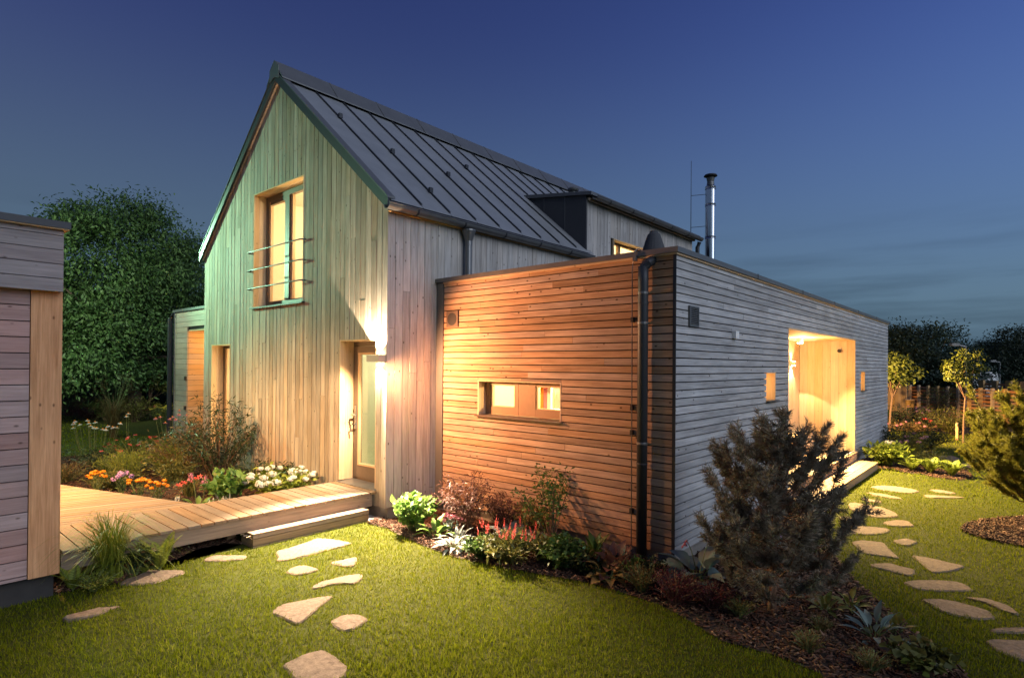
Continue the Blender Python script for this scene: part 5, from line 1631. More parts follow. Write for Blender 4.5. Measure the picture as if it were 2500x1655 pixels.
def pine(name, label, loc, h, r, needles, seed, nbr=70, dens=1.0, lean=(0, 0), low=0.08, shape=0.75, group=None, ndl=0.05):
    rg = np.random.default_rng(seed)
    o = thing(name, label, 'pine', (loc[0], loc[1], float(zg(loc[0], loc[1]))), group)
    tk = MB()
    nz_ = 8
    tp = [np.array((lean[0] * (k / nz_) ** 1.4 + rg.normal(0, 0.006), lean[1] * (k / nz_) ** 1.4 + rg.normal(0, 0.006), h * 0.96 * k / nz_)) for k in range(nz_ + 1)]
    tp[0][2] = -0.05
    tk.tube([tuple(p) for p in tp], list(np.linspace(0.034, 0.006, nz_ + 1)), 8)
    def trunk_at(z):
        f_ = min(max(z / (h * 0.96) * nz_, 0), nz_ - 1e-3); i_ = int(f_)
        return tp[i_] * (1 - (f_ - i_)) + tp[i_ + 1] * (f_ - i_)
    shoots = []
    for k in range(nbr):
        u_ = (k + 0.5) / nbr
        z = h * (low + (0.93 - low) * u_ ** 0.95)
        az = 2.39996 * k + rg.uniform(-0.4, 0.4)
        rel = (z / h)
        prof = (0.70 + 0.75 * rel) if rel < 0.38 else max(0.16, ((1 - rel) / 0.62) ** shape)
        L_ = r * min(prof, 1.0) * rg.uniform(0.55, 1.18)
        p0 = trunk_at(z * 0.80)
        out = np.array((math.cos(az), math.sin(az), 0.0))
        rise = rg.uniform(0.45, 1.05) * L_ * (0.55 + 0.6 * rel) + 0.14 * z
        sag = rg.uniform(0.05, 0.16) * L_
        pts = []
        for t in np.linspace(0, 1, 6):
            pts.append(p0 + out * L_ * t ** 0.9 + np.array((0, 0, rise * t ** 2.0 - sag * math.sin(math.pi * t))) + rg.normal(0, 0.012, 3) * (t > 0))
        tk.tube([tuple(p) for p in pts], list(np.linspace(0.012 * (1.1 - rel), 0.003, 6)), 5, cap=False)
        nsub = int(4 + L_ * 21 * dens)
        for j in range(nsub):
            t = 0.34 + 0.66 * rg.random() ** 0.7
            i_ = min(int(t * 5), 4); ff = t * 5 - i_
            p = pts[i_] * (1 - ff) + pts[i_ + 1] * ff
            dr_ = unit(out * rg.uniform(0.1, 0.9) + np.array((-out[1], out[0], 0)) * rg.normal(0, 0.7) + np.array((0, 0, rg.uniform(0.2, 1.3))))
            ls = rg.uniform(0.07, 0.15)
            shoots.append((p, p + dr_ * ls))
            tk.tube([tuple(p), tuple(p + dr_ * ls)], [0.004, 0.002], 3, cap=False)
        shoots.append((pts[-2], pts[-1] + unit(out + np.array((0, 0, 1.2))) * 0.08))
    shoots.append((tp[-2], tp[-1] + np.array((0, 0, 0.06))))
    for q in range(4):
        a = q * 1.57 + 0.4
        shoots.append((tp[-1] - np.array((0, 0, 0.05)), tp[-1] + np.array((math.cos(a) * 0.05, math.sin(a) * 0.05, 0.05))))
    build_local(tk, 'trunk', 'pinebark', o, True)
    S = np.array(shoots)
    npn = int(95 * (0.7 + 0.3 * dens))
    m_ = len(S) * npn
    i = np.repeat(np.arange(len(S)), npn)
    t = rg.random(m_) ** 0.8
    P = S[i, 0] * (1 - t)[:, None] + S[i, 1] * t[:, None]
    A = unit(S[i, 1] - S[i, 0])
    rad = unit(np.cross(A, rg.normal(0, 1, (m_, 3))))
    D = unit(A * (0.35 + 0.7 * t)[:, None] + rad * 0.9)
    ln = ndl * rg.uniform(0.7, 1.2, m_)
    sd_ = unit(np.cross(D, rg.normal(0, 1, (m_, 3)))) * 0.0023
    V = np.stack([P - sd_, P + sd_, P + D * ln[:, None] + sd_ * 0.5, P + D * ln[:, None] - sd_ * 0.5], 1).reshape(-1, 3)
    part_np('needles', (V, np.arange(m_ * 4).reshape(-1, 4)), needles, o)
    return o

def tree(name, label, loc, h, lobes, leaf, nlf, Ln, Wd, seed, trunk=0.16, bark='bark', group=None, fork=0.35, droop=0.5, cl=40, limbs=9, cat='tree', clr=0.55, flat=0.8):
    """lobes: list of (dx,dy,dz,rx,ry,rz) ellipsoids that the crown fills"""
    rg = np.random.default_rng(seed)
    o = thing(name, label, cat, (loc[0], loc[1], float(zg(loc[0], loc[1]))), group)
    tk = MB()
    kx, ky = rg.normal(0, 0.06 * h * 0.3, 2)
    fk = np.array((kx, ky, h * fork))
    tk.tube([(0, 0, -0.2), (kx * 0.3, ky * 0.3, h * fork * 0.5), tuple(fk)], [trunk * 1.25, trunk, trunk * 0.82], 9, cap=False)
    lb_ = np.array(lobes, float)
    vol = lb_[:, 3] * lb_[:, 4] * lb_[:, 5]
    ncl = max(10, nlf // cl)
    li = rg.choice(len(lb_), ncl, p=vol / vol.sum())
    dirs = unit(rg.normal(0, 1, (ncl, 3)))
    rr = rg.uniform(0.55, 1.0, ncl) ** 0.6
    cc = lb_[li, :3] + dirs * lb_[li, 3:] * rr[:, None]
    for k in range(limbs):
        tgt = cc[rg.integers(0, ncl)]
        tk.tube([tuple(fk * 0.92), tuple(fk * 0.45 + tgt * 0.55 + np.array((0, 0, 0.08 * h * 0.2))), tuple(tgt)], [trunk * 0.5, trunk * 0.28, trunk * 0.06], 6, cap=False)
    build_local(tk, 'trunk', bark, o, True)
    i = np.repeat(np.arange(ncl), cl)
    m_ = len(i)
    csz = clr * (0.7 + 0.6 * rg.random(ncl))
    off = rg.normal(0, 1, (m_, 3)) * (csz[i] * 0.5)[:, None] * np.array((1, 1, flat * 0.7))
    off = np.clip(off, -1.7 * (csz[i] * 0.5)[:, None], 1.7 * (csz[i] * 0.5)[:, None])
    P = cc[i] + off
    outd = unit(P - lb_[li[i], :3])
    D = unit(outd * 0.6 + rg.normal(0, 0.6, (m_, 3)) + np.array((0, 0, -droop)))
    cn_ = unit(off + np.array((0, 0, 0.15)) + outd * 0.2)
    N = unit(cn_ * 0.9 + np.array((0, 0, 0.35)) + rg.normal(0, 0.3, (m_, 3)))
    keep = P[:, 2] > 0.05
    VF = leaf_quads(P[keep], D[keep], N[keep], (Ln * rg.uniform(0.6, 1.25, m_))[keep], (Wd * rg.uniform(0.7, 1.2, m_))[keep], 0.2)
    part_np('crown', VF, leaf, o)
    return o

# ================================================================== BED ALONG THE LOW WING
shrub('leafy_perennial', 'bright green leafy clump at the house corner', 'perennial', (-0.92, 2.86), 0.46, 0.30, 34, 420, 0.10, 0.055, 'leaf_bright', 'stem', 0.2, 0.3, 0.8, 0.35, 0.03, 1, broad=True)
rosette('hosta', 'light green hosta right of the bright leafy clump', 'hosta', (-0.88, 2.50), 12, 0.20, 0.085, 'leaf_bright', 2)
o, sk_, rg_ = shrub('elder_shrub', 'dark purple lacy elder against the orange boards by the grey corner panel', 'shrub', (-0.45, 2.42), 0.76, 0.42, 26, 1250, 0.085, 0.014, 'leaf_purple', 'brownstem', 0.3, 0.35, 0.9, 0.35, 0.05, 3)
shrub('elder_shrub', 'smaller dark purple lacy elder under the kitchen window', 'shrub', (-0.22, 1.98), 0.58, 0.30, 18, 800, 0.085, 0.014, 'leaf_purple', 'brownstem', 0.35, 0.35, 0.9, 0.35, 0.045, 4)
o, rg_ = rosette('lungwort', 'silvery lungwort clump at the lawn edge', 'perennial', (-1.02, 2.02), 22, 0.17, 0.055, 'leaf_silver', 5, (0.1, 1.0), 0.7)
rosette('lungwort', 'second silvery clump behind, with dusky flower heads', 'perennial', (-0.80, 2.20), 16, 0.15, 0.05, 'leaf_silver', 6, (0.3, 1.2), 0.6)
o, sk_, rg_ = shrub('stonecrop', 'mauve-pink flowering stonecrop before the purple elder', 'stonecrop', (-0.62, 2.50), 0.24, 0.14, 12, 90, 0.05, 0.03, 'leaf_blue', 'stem', 0.2, 0.3, 0.8, 0.2, 0.015, 7)
for k in range(8):
    e = sk_[2][k]
    part_np('flower_head', ball_cluster(e + np.array((0, 0, 0.02)), 0.045, 60, 0.016, rg_, 0.35), 'fl_pink', o)
o, sk_, rg_ = shrub('knotweed', 'green clump with upright red flower spikes at the lawn edge', 'perennial', (-0.88, 1.36), 0.30, 0.34, 40, 760, 0.09, 0.026, 'leaf_olive', 'stem', 0.2, 0.4, 0.8, 0.2, 0.035, 8)
spikes(o, 34, 0.42, 0.32, 'fl_red', np.random.default_rng(88), 0.10, 0.009)
shrub('leafy_perennial', 'mid green low clump left of the red flower spikes', 'perennial', (-0.98, 1.66), 0.22, 0.22, 24, 330, 0.075, 0.034, 'leaf', 'stem', 0.15, 0.3, 0.9, 0.25, 0.03, 9)
rosette('hosta', 'pale blue-green large-leaved hosta behind the red flower spikes', 'hosta', (-0.45, 1.72), 14, 0.26, 0.15, 'leaf_silver', 10, (0.15, 0.9), 0.6)
shrub('weeping_maple', 'low olive weeping maple left of the slender maple', 'maple', (-0.24, 1.62), 0.55, 0.22, 16, 620, 0.06, 0.014, 'leaf_olive', 'brownstem', 0.35, -0.4, 0.9, 0.4, 0.04, 11, hvar=0.5)
o, sk_, rg_ = shrub('slender_maple', 'slender green maple sapling in front of the orange boards', 'maple', (-0.32, 1.25), 1.08, 0.50, 12, 800, 0.055, 0.026, 'leaf', 'brownstem', 0.35, 0.1, 1.1, 0.2, 0.045, 12, hvar=0.3, sr=0.008, base_r=0.04)
shrub('leafy_perennial', 'dense dark green clump below the slender maple', 'perennial', (-0.66, 0.86), 0.32, 0.26, 34, 620, 0.07, 0.036, 'leaf', 'stem', 0.15, 0.3, 0.9, 0.25, 0.04, 13)
shrub('leafy_perennial', 'olive clump between red spikes and dark green clump', 'perennial', (-0.62, 1.12), 0.26, 0.2, 24, 320, 0.07, 0.036, 'leaf_olive', 'stem', 0.15, 0.3, 0.9, 0.25, 0.04, 14)
rosette('broadleaf_plant', 'upright glossy green broadleaf plant against the plinth', 'perennial', (-0.30, 0.72), 12, 0.22, 0.09, 'leaf', 15, (0.6, 1.35), 0.35)
o, sk_, rg_ = shrub('leafy_perennial', 'small green clump left of the brown coral bells', 'perennial', (-0.62, 0.58), 0.20, 0.18, 20, 260, 0.07, 0.04, 'leaf_dark', 'stem', 0.15, 0.3, 0.9, 0.25, 0.03, 16)
rosette('coral_bells', 'dusky brown coral bells left of the downpipe', 'perennial', (-0.48, 0.36), 26, 0.15, 0.12, 'leaf_purple', 17, (0.2, 1.25), 0.4, stalk=0.9)
rosette('coral_bells', 'brown curled coral bells at the lawn edge', 'perennial', (-0.66, 0.34), 20, 0.14, 0.09, 'leaf_brown', 18, (0.1, 1.0), 0.6, stalk=0.6)
shrub('spurge', 'wispy brown-green cushion right before the downpipe', 'perennial', (-0.66, -0.02), 0.26, 0.20, 46, 900, 0.032, 0.006, 'leaf_brown', 'stem', 0.2, 0.5, 0.7, 0.1, 0.02, 19)
shrub('leafy_perennial', 'dark leafy clump under the foot of the downpipe', 'perennial', (-0.38, 0.04), 0.26, 0.2, 26, 300, 0.06, 0.022, 'leaf_dark', 'stem', 0.15, 0.4, 0.9, 0.25, 0.03, 20)
shrub('spurge', 'small light green rosette topped plant before the downpipe', 'perennial', (-0.50, 0.14), 0.24, 0.08, 7, 130, 0.06, 0.014, 'leaf_bright', 'stem', 0.55, 0.5, 0.8, 0.1, 0.01, 21)
o, rg_ = rosette('hosta', 'large blue-grey hosta with pink flower stalk at the wall corner', 'hosta', (-0.12, -0.30), 15, 0.30, 0.19, 'leaf_blue', 22, (0.1, 1.05), 0.55)
for k, (dx, dy) in enumerate(((-0.07, 0.08), (0.16, -0.05))):
    st_ = build_local(MB().tube([(0, 0, 0.05), (dx * 0.6, dy * 0.6, 0.30), (dx, dy, 0.40), (dx * 1.5, dy * 1.5 - 0.02, 0.36)], [0.005, 0.004, 0.003, 0.002], 5), 'flower_stalk', 'stem', o)
    m_ = 26
    t = rg_.random(m_)
    P = np.stack([dx + dx * 0.5 * t, dy + (dy * 0.5 - 0.02) * t, 0.41 - 0.06 * t], 1)
    part_np('bells', leaf_quads(P, np.stack([rg_.normal(0, 0.6, m_), rg_.normal(0, 0.6, m_), np.full(m_, -1.0)], 1), rg_.normal(0, 1, (m_, 3)), 0.04, 0.016), 'fl_pink' if k == 0 else 'leaf_silver', st_)
shrub('barberry', 'dark red feathery barberry mound left of the dark pine', 'barberry', (-0.72, -0.36), 0.30, 0.25, 70, 2300, 0.024, 0.009, 'leaf_maroon', 'brownstem', 0.15, 0.3, 0.9, 0.1, 0.03, 23)
shrub('barberry', 'smaller red barberry mound touching the dark pine', 'barberry', (-0.60, -0.62), 0.25, 0.18, 46, 1300, 0.024, 0.009, 'leaf_maroon', 'brownstem', 0.15, 0.3, 0.9, 0.1, 0.03, 24)
pine('pine_shrub', 'dark bushy pine standing before the grey wall of the low wing', (-0.30, -1.00), 1.66, 0.66, 'needles', 25, 70, 1.0, (0.05, -0.06), 0.10, 0.80)
shrub('spurge', 'feathery dull green tuft at the foot of the dark pine', 'perennial', (-0.62, -0.86), 0.17, 0.13, 30, 520, 0.03, 0.005, 'leaf_olive', 'stem', 0.2, 0.5, 0.7, 0.1, 0.02, 26)
rosette('broadleaf_plant', 'yellow-green leafy plant right of the dark pine foot', 'perennial', (-0.02, -1.34), 14, 0.13, 0.05, 'leaf_olive', 27, (0.2, 1.2), 0.4)
rosette('broadleaf_plant', 'yellow-green leafy plant nearest the right path stones', 'perennial', (0.20, -1.48), 14, 0.13, 0.05, 'leaf_olive', 28, (0.2, 1.2), 0.4)
rosette('rhododendron_seedling', 'long-leaved blue-green plant in the lower right bark bed', 'shrub', (-0.28, -1.72), 18, 0.19, 0.05, 'leaf_blue', 29, (0.1, 1.15), 0.35)
rosette('broadleaf_plant', 'small pointed leafy plant by the right edge of the bark bed', 'perennial', (-0.10, -1.83), 12, 0.13, 0.05, 'leaf_olive', 30, (0.5, 1.3), 0.35)
shrub('barrenwort', 'heart-leaved yellow-green ground cover at the bottom right bed', 'perennial', (-0.62, -2.04), 0.19, 0.20, 40, 260, 0.06, 0.055, 'leaf_olive', 'stem', 0.5, 0.0, 0.9, 0.2, 0.02, 31)
for k, (x_, y_, s_, lab) in enumerate(((-0.86, -1.42, 0.17, 'wispy brown tuft left in the lower bark bed'), (-0.46, -1.40, 0.13, 'wispy orange-brown tuft below the dark pine'), (-0.86, -1.80, 0.17, 'wispy brown tuft at the bottom edge of the bark bed'))):
    shrub('spurge', lab, 'perennial', (x_, y_), s_, s_ * 0.75, 34, 560, 0.028, 0.005, 'leaf_brown', 'stem', 0.2, 0.5, 0.7, 0.1, 0.02, 40 + k)
o, sk_, rg_ = shrub('yarrow', 'dark seed-headed perennial between dark pine and path stones', 'perennial', (1.55, -0.86), 0.42, 0.30, 22, 500, 0.06, 0.014, 'leaf_olive', 'stem', 0.1, 0.3, 0.8, 0.2, 0.03, 45)
for k in range(12):
    build_local(MB().lathe(tuple(sk_[2][k]), [(0.008, 0), (0.016, 0.008), (0.004, 0.014)], 7), 'seed_head', 'seedhead', o)
o, sk_, rg_ = shrub('catmint', 'purple flowering catmint hidden right behind the dark pine', 'perennial', (0.75, -0.55), 0.46, 0.34, 34, 700, 0.045, 0.016, 'leaf_blue', 'stem', 0.15, 0.3, 0.8, 0.2, 0.03, 46)
spikes(o, 18, 0.5, 0.32, 'fl_lilac', np.random.default_rng(461), 0.12, 0.010)

# ================================================================== BED BETWEEN SHED AND BOARDWALK
grass_clump('ornamental_grass', 'arching green ornamental grass before the boardwalk by the shed', (-3.76, 3.56), 420, 0.66, 0.56, 0.007, 'leaf_lime', 50)
fern('fern', 'bright fern standing free before the boardwalk beam', (-3.38, 3.50), 11, 0.40, 'leaf_lime', 51, up=1.05)
fern('fern', 'fern half hidden between shed corner and ornamental grass', (-4.02, 3.60), 9, 0.34, 'leaf_lime', 52)
shrub('leafy_perennial', 'dark glossy broadleaf clump right of the ornamental grass', 'perennial', (-3.58, 3.56), 0.30, 0.20, 18, 130, 0.075, 0.045, 'leaf_dark', 'stem', 0.35, 0.2, 0.8, 0.25, 0.03, 53)
fern('fern', 'low small fern beside the pale slab under the boardwalk', (-3.49, 3.55), 8, 0.17, 'leaf_lime', 54, up=0.6)
shrub('bleeding_heart', 'feathery yellow-green low mound before the ornamental grass', 'perennial', (-3.90, 3.44), 0.17, 0.20, 40, 900, 0.03, 0.008, 'leaf_lime', 'stem', 0.2, 0.3, 0.9, 0.15, 0.025, 55)

# ================================================================== FLOWER BED BEFORE THE GABLE
o, sk_, rg_ = shrub('hydrangea', 'white flowering hydrangea beside the boardwalk', 'hydrangea', (-1.28, 5.35), 0.50, 0.52, 40, 520, 0.10, 0.055, 'leaf_lime', 'stem', 0.2, 0.3, 0.8, 0.25, 0.04, 60)
hp = [e for e in sk_[2]][:30]
for k, e in enumerate(hp):
    part_np('flower_head', ball_cluster(e + np.array((0, 0, 0.03)), rg_.uniform(0.035, 0.07), 80, 0.030, rg_, rg_.uniform(0.5, 0.8)), 'fl_white', o)
shrub('hydrangea', 'bright green leafy hydrangea without flowers left of the white one', 'hydrangea', (-1.85, 5.65), 0.46, 0.34, 34, 320, 0.13, 0.075, 'leaf_bright', 'stem', 0.25, 0.3, 0.8, 0.3, 0.03, 61, broad=True)
o, sk_, rg_ = shrub('butterfly_bush', 'tall dark arching shrub against the gable before the slit window', 'shrub', (-1.30, 7.35), 1.50, 0.75, 46, 2600, 0.11, 0.020, 'leaf_dark', 'brownstem', 0.2, 0.1, 0.9, 0.4, 0.07, 62, hvar=0.45, sr=0.009)
shrub('butterfly_bush', 'brownish twiggy shrub left of the tall dark shrub', 'shrub', (-1.55, 8.10), 1.02, 0.60, 34, 1500, 0.075, 0.015, 'leaf_brown', 'brownstem', 0.2, 0.2, 0.9, 0.3, 0.06, 63, hvar=0.45)
o, sk_, rg_ = shrub('stonecrop', 'pale cream flowering low plant beside the boardwalk bend', 'stonecrop', (-2.08, 5.35), 0.16, 0.18, 18, 140, 0.04, 0.024, 'leaf_olive', 'stem', 0.2, 0.3, 0.8, 0.2, 0.015, 64)
spikes(o, 14, 0.20, 0.16, 'fl_white', np.random.default_rng(641), 0.07, 0.014)
o, rg_ = rosette('hosta', 'hosta with tall drooping pale pink flower stalks by the boardwalk bend', 'hosta', (-2.28, 5.55), 12, 0.20, 0.09, 'leaf_bright', 65, (0.2, 1.0), 0.5)
for k, (dx, dy, hh) in enumerate(((-0.05, 0.05, 0.52), (0.10, -0.02, 0.48), (-0.30, -0.22, 0.30))):
    st_ = build_local(MB().tube([(dx * 0.3, dy * 0.3, 0.05), (dx * 0.8, dy * 0.8, hh * 0.7), (dx, dy, hh), (dx - 0.05, dy + 0.03, hh - 0.01)], [0.005, 0.004, 0.003, 0.002], 5), 'flower_stalk', 'stem', o)
    m_ = 30
    t = rg_.random(m_)
    P = np.stack([dx - 0.05 * t, dy + 0.03 * t, hh - 0.10 * rg_.random(m_)], 1)
    part_np('bells', leaf_quads(P, np.stack([rg_.normal(0, 0.7, m_), rg_.normal(0, 0.7, m_), np.full(m_, -1.0)], 1), rg_.normal(0, 1, (m_, 3)), 0.045, 0.016), 'fl_pink' if k < 2 else 'fl_white', st_)
coneflowers('coneflower', 'group of white coneflowers at the far left of the flower bed', (-2.30, 10.35), 16, 0.82, 0.42, 'fl_white', 70)
coneflowers('coneflower', 'single tall white coneflower stem in the middle of the flower bed', (-1.75, 10.30), 2, 0.95, 0.14, 'fl_white', 71)
coneflowers('coneflower', 'pink coneflowers before the low wing', (-1.05, 10.10), 9, 0.95, 0.40, 'fl_pink', 72)
shrub('leafy_perennial', 'pale-flowered green bush below the pink coneflowers', 'perennial', (-1.25, 9.55), 0.62, 0.42, 34, 700, 0.10, 0.02, 'leaf_olive', 'stem', 0.2, 0.3, 0.9, 0.25, 0.05, 73)
o, sk_, rg_ = shrub('bluestar', 'yellow-green fine-leaved bush in the middle of the flower bed', 'perennial', (-2.28, 8.55), 0.52, 0.46, 70, 2300, 0.07, 0.007, 'leaf_lime', 'stem', 0.2, 0.6, 0.6, 0.1, 0.04, 74)
o, sk_, rg_ = shrub('bluestar', 'second yellow-green fine-leaved bush, right of the first', 'perennial', (-1.72, 8.45), 0.60, 0.46, 70, 2300, 0.07, 0.007, 'leaf_lime', 'stem', 0.2, 0.6, 0.6, 0.1, 0.04, 75)
o, sk_, rg_ = shrub('sneezeweed', 'russet red daisies behind the yellow-green bushes', 'perennial', (-1.95, 9.25), 0.66, 0.60, 40, 600, 0.08, 0.02, 'leaf_olive', 'stem', 0.1, 0.3, 0.8, 0.2, 0.04, 76)
for k in range(26):
    e = sk_[2][k % len(sk_[2])] + np.array((*rg_.normal(0, 0.06, 2), 0.02))
    part_np('flower', flower_disc(e, (rg_.normal(0, 0.4), rg_.normal(0, 0.4), 1), 0.035, 10, 0.016, rg_, 0.2), 'fl_red', o)
shrub('leafy_perennial', 'dull brownish low plants at the terrace edge by the shed', 'perennial', (-2.98, 9.05), 0.34, 0.45, 50, 1100, 0.06, 0.010, 'leaf_brown', 'stem', 0.15, 0.5, 0.7, 0.2, 0.05, 77)
shrub('leafy_perennial', 'grey-green spiky low plants at the terrace edge', 'perennial', (-2.72, 8.10), 0.26, 0.36, 40, 700, 0.06, 0.010, 'leaf_olive', 'stem', 0.15, 0.6, 0.6, 0.2, 0.04, 78)
grass_clump('daylily', 'grassy daylily clump with orange-red flowers by the boardwalk', (-2.02, 6.55), 120, 0.34, 0.30, 0.009, 'leaf_olive', 79, cat='daylily')
o = bpy.data.objects['daylily']
for k in range(5):
    rg_ = np.random.default_rng(790 + k)
    c = np.array((-0.22 + 0.07 * k, -0.15 + rg_.normal(0, 0.05), 0.22 + 0.02 * k))
    part_np('flower', flower_disc(c, (rg_.normal(0, 0.5), -0.5, 1), 0.05, 6, 0.024, rg_, -0.5), 'fl_red', o)
shrub('fern_leaf_plant', 'rust-orange feathery plant right of the daylily', 'perennial', (-1.75, 6.35), 0.26, 0.26, 20, 300, 0.07, 0.012, 'leaf_brown', 'stem', 0.2, 0.3, 0.8, 0.2, 0.03, 80)
for k, (x_, y_, lab) in enumerate(((-2.92, 7.55, 'orange marigolds at the terrace edge, leftmost patch'), (-2.62, 6.78, 'orange marigolds at the terrace edge, middle patch'), (-2.50, 6.36, 'orange marigolds at the terrace edge, patch nearest the boardwalk'))):
    o, sk_, rg_ = shrub('marigold', lab, 'marigold', (x_, y_), 0.36 - 0.02 * k, 0.14, 14, 160, 0.04, 0.012, 'leaf', 'stem', 0.1, 0.3, 0.8, 0.2, 0.02, 81 + k, hvar=0.15)
    for q in range(11):
        e = sk_[2][q] + np.array((0, 0, 0.02))
        part_np('flower', ball_cluster(e, 0.026, 34, 0.026, rg_, 0.6), 'fl_orange', o)
o, sk_, rg_ = shrub('phlox', 'lilac phlox between the marigold patches', 'phlox', (-2.72, 7.15), 0.42, 0.12, 10, 110, 0.05, 0.015, 'leaf', 'stem', 0.1, 0.4, 0.7, 0.2, 0.02, 85, hvar=0.2)
for q in range(7):
    part_np('flower_head', ball_cluster(sk_[2][q], 0.035, 40, 0.022, rg_, 0.9), 'fl_lilac', o)
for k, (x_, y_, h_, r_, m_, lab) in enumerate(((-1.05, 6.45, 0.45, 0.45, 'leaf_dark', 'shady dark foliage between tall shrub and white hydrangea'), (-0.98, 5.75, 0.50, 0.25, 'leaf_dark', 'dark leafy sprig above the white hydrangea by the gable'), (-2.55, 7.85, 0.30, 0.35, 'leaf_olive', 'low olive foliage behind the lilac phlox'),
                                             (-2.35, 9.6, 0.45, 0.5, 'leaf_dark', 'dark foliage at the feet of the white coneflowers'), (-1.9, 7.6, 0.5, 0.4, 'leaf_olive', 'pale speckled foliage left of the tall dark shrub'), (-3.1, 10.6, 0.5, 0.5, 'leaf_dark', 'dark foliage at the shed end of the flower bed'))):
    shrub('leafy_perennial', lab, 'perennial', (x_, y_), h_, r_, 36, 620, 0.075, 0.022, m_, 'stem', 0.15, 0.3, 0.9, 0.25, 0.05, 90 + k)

# ================================================================== RIGHT: YELLOW PINE, FERNS
pine('pine_shrub', 'round yellow-green pine at the right picture edge', (4.74, -2.97), 1.66, 0.98, 'needles_y', 100, 150, 1.15, (0.03, 0.0), 0.20, 0.50)
o, sk_, rg_ = shrub('hydrangea', 'lime green leafy hydrangea at the end of the porch step', 'hydrangea', (8.62, -0.48), 0.50, 0.50, 44, 620, 0.13, 0.075, 'leaf_lime', 'stem', 0.15, 0.3, 0.8, 0.25, 0.05, 101)
part_np('flower_head', ball_cluster(np.array((0.05, -0.05, 0.50)), 0.10, 70, 0.03, rg_, 0.35), 'fl_white', o)
for k, (x_, y_, lab) in enumerate(((8.28, -0.95, 'yellow fern left in the row beside the lime hydrangea'), (8.22, -1.25, 'yellow fern in the middle of the fern row'), (8.12, -1.58, 'yellow fern at the right end of the fern row'))):
    fern('fern', lab, (x_, y_), 18, 0.50, 'leaf_lime', 102 + k, up=0.75, group='ferns at the porch step')
shrub('juniper', 'dark spiky low shrub against the far end of the grey wall', 'shrub', (11.4, -0.25), 0.62, 0.62, 50, 1300, 0.09, 0.018, 'leaf_dark', 'brownstem', 0.1, 0.5, 0.7, 0.1, 0.06, 106)
shrub('juniper', 'dark spreading shrub right of the far wall end', 'shrub', (12.2, -0.75), 0.50, 0.70, 50, 1200, 0.09, 0.018, 'leaf_dark', 'brownstem', 0.1, 0.3, 0.7, 0.1, 0.06, 107)
shrub('spirea', 'rust brown shrub between the dark low shrubs', 'shrub', (10.9, -0.55), 0.52, 0.36, 40, 800, 0.05, 0.016, 'leaf_brown', 'brownstem', 0.1, 0.3, 0.8, 0.1, 0.05, 108)
o, sk_, rg_ = shrub('joe_pye_weed', 'dusky purple flowering perennial behind the lime hydrangea', 'perennial', (10.0, -0.78), 0.62, 0.42, 30, 600, 0.09, 0.024, 'leaf_olive', 'stem', 0.1, 0.3, 0.8, 0.2, 0.05, 109)
for q in range(8):
    part_np('flower_head', ball_cluster(sk_[2][q], 0.05, 40, 0.024, rg_, 0.5), 'fl_mauve', o)
shrub('leafy_perennial', 'olive fine foliage behind the yellow ferns', 'perennial', (9.3, -1.15), 0.36, 0.40, 40, 700, 0.07, 0.016, 'leaf_olive', 'stem', 0.1, 0.4, 0.8, 0.2, 0.05, 110)
# ================================================================== BACKGROUND
def at(u, v, dist):
    """world point seen at photo pixel (u,v) at a given depth, used to survey far things"""
    d = FWD + RGT * (u - 1250) / 1419.15 - UPV * (v - 827.5 - 56.36) / 1419.15
    return CAM + d * dist

# ---- big walnut on the left
wl = at(330, 880, 21.0)
tree('walnut_tree', 'big spreading walnut tree behind the shed and flower bed', (wl[0], wl[1]), 7.8,
     [(-1.7, -1.2, 5.0, 1.8, 1.8, 1.9), (-0.2, 0.2, 5.4, 2.4, 2.2, 2.3), (1.8, 1.6, 4.5, 2.0, 2.0, 2.1), (-1.0, -0.6, 3.0, 2.0, 2.0, 1.6), (1.6, 1.0, 2.6, 2.2, 2.0, 1.6), (-2.0, -1.5, 2.2, 1.5, 1.5, 1.3), (3.2, 2.9, 3.3, 1.7, 1.7, 1.8)],
     'walnut', 90000, 0.15, 0.06, 200, 0.20, clr=0.95, cl=300, limbs=14, fork=0.30)
for k, (u, dist, h_, rr_, lab) in enumerate(((190, 29, 5.2, 2.0, 'dark tree behind the walnut at the far left'), (520, 29, 5.2, 2.6, 'dark tree behind the walnut and the house'), (300, 31, 4.2, 3.4, 'dark hedge tree closing the view under the walnut'))):
    p = at(u, 900, dist)
    tree('garden_tree', lab, (p[0], p[1]), h_, [(0, 0, h_ * 0.55, rr_, rr_, h_ * 0.46), (rr_ * 0.5, -rr_ * 0.5, h_ * 0.35, rr_ * 0.8, rr_ * 0.8, h_ * 0.34), (-rr_ * 0.5, rr_ * 0.5, h_ * 0.32, rr_ * 0.8, rr_ * 0.8, h_ * 0.32)], 'tree_dark', 9000, 0.26, 0.13, 210 + k, 0.14, clr=0.9)
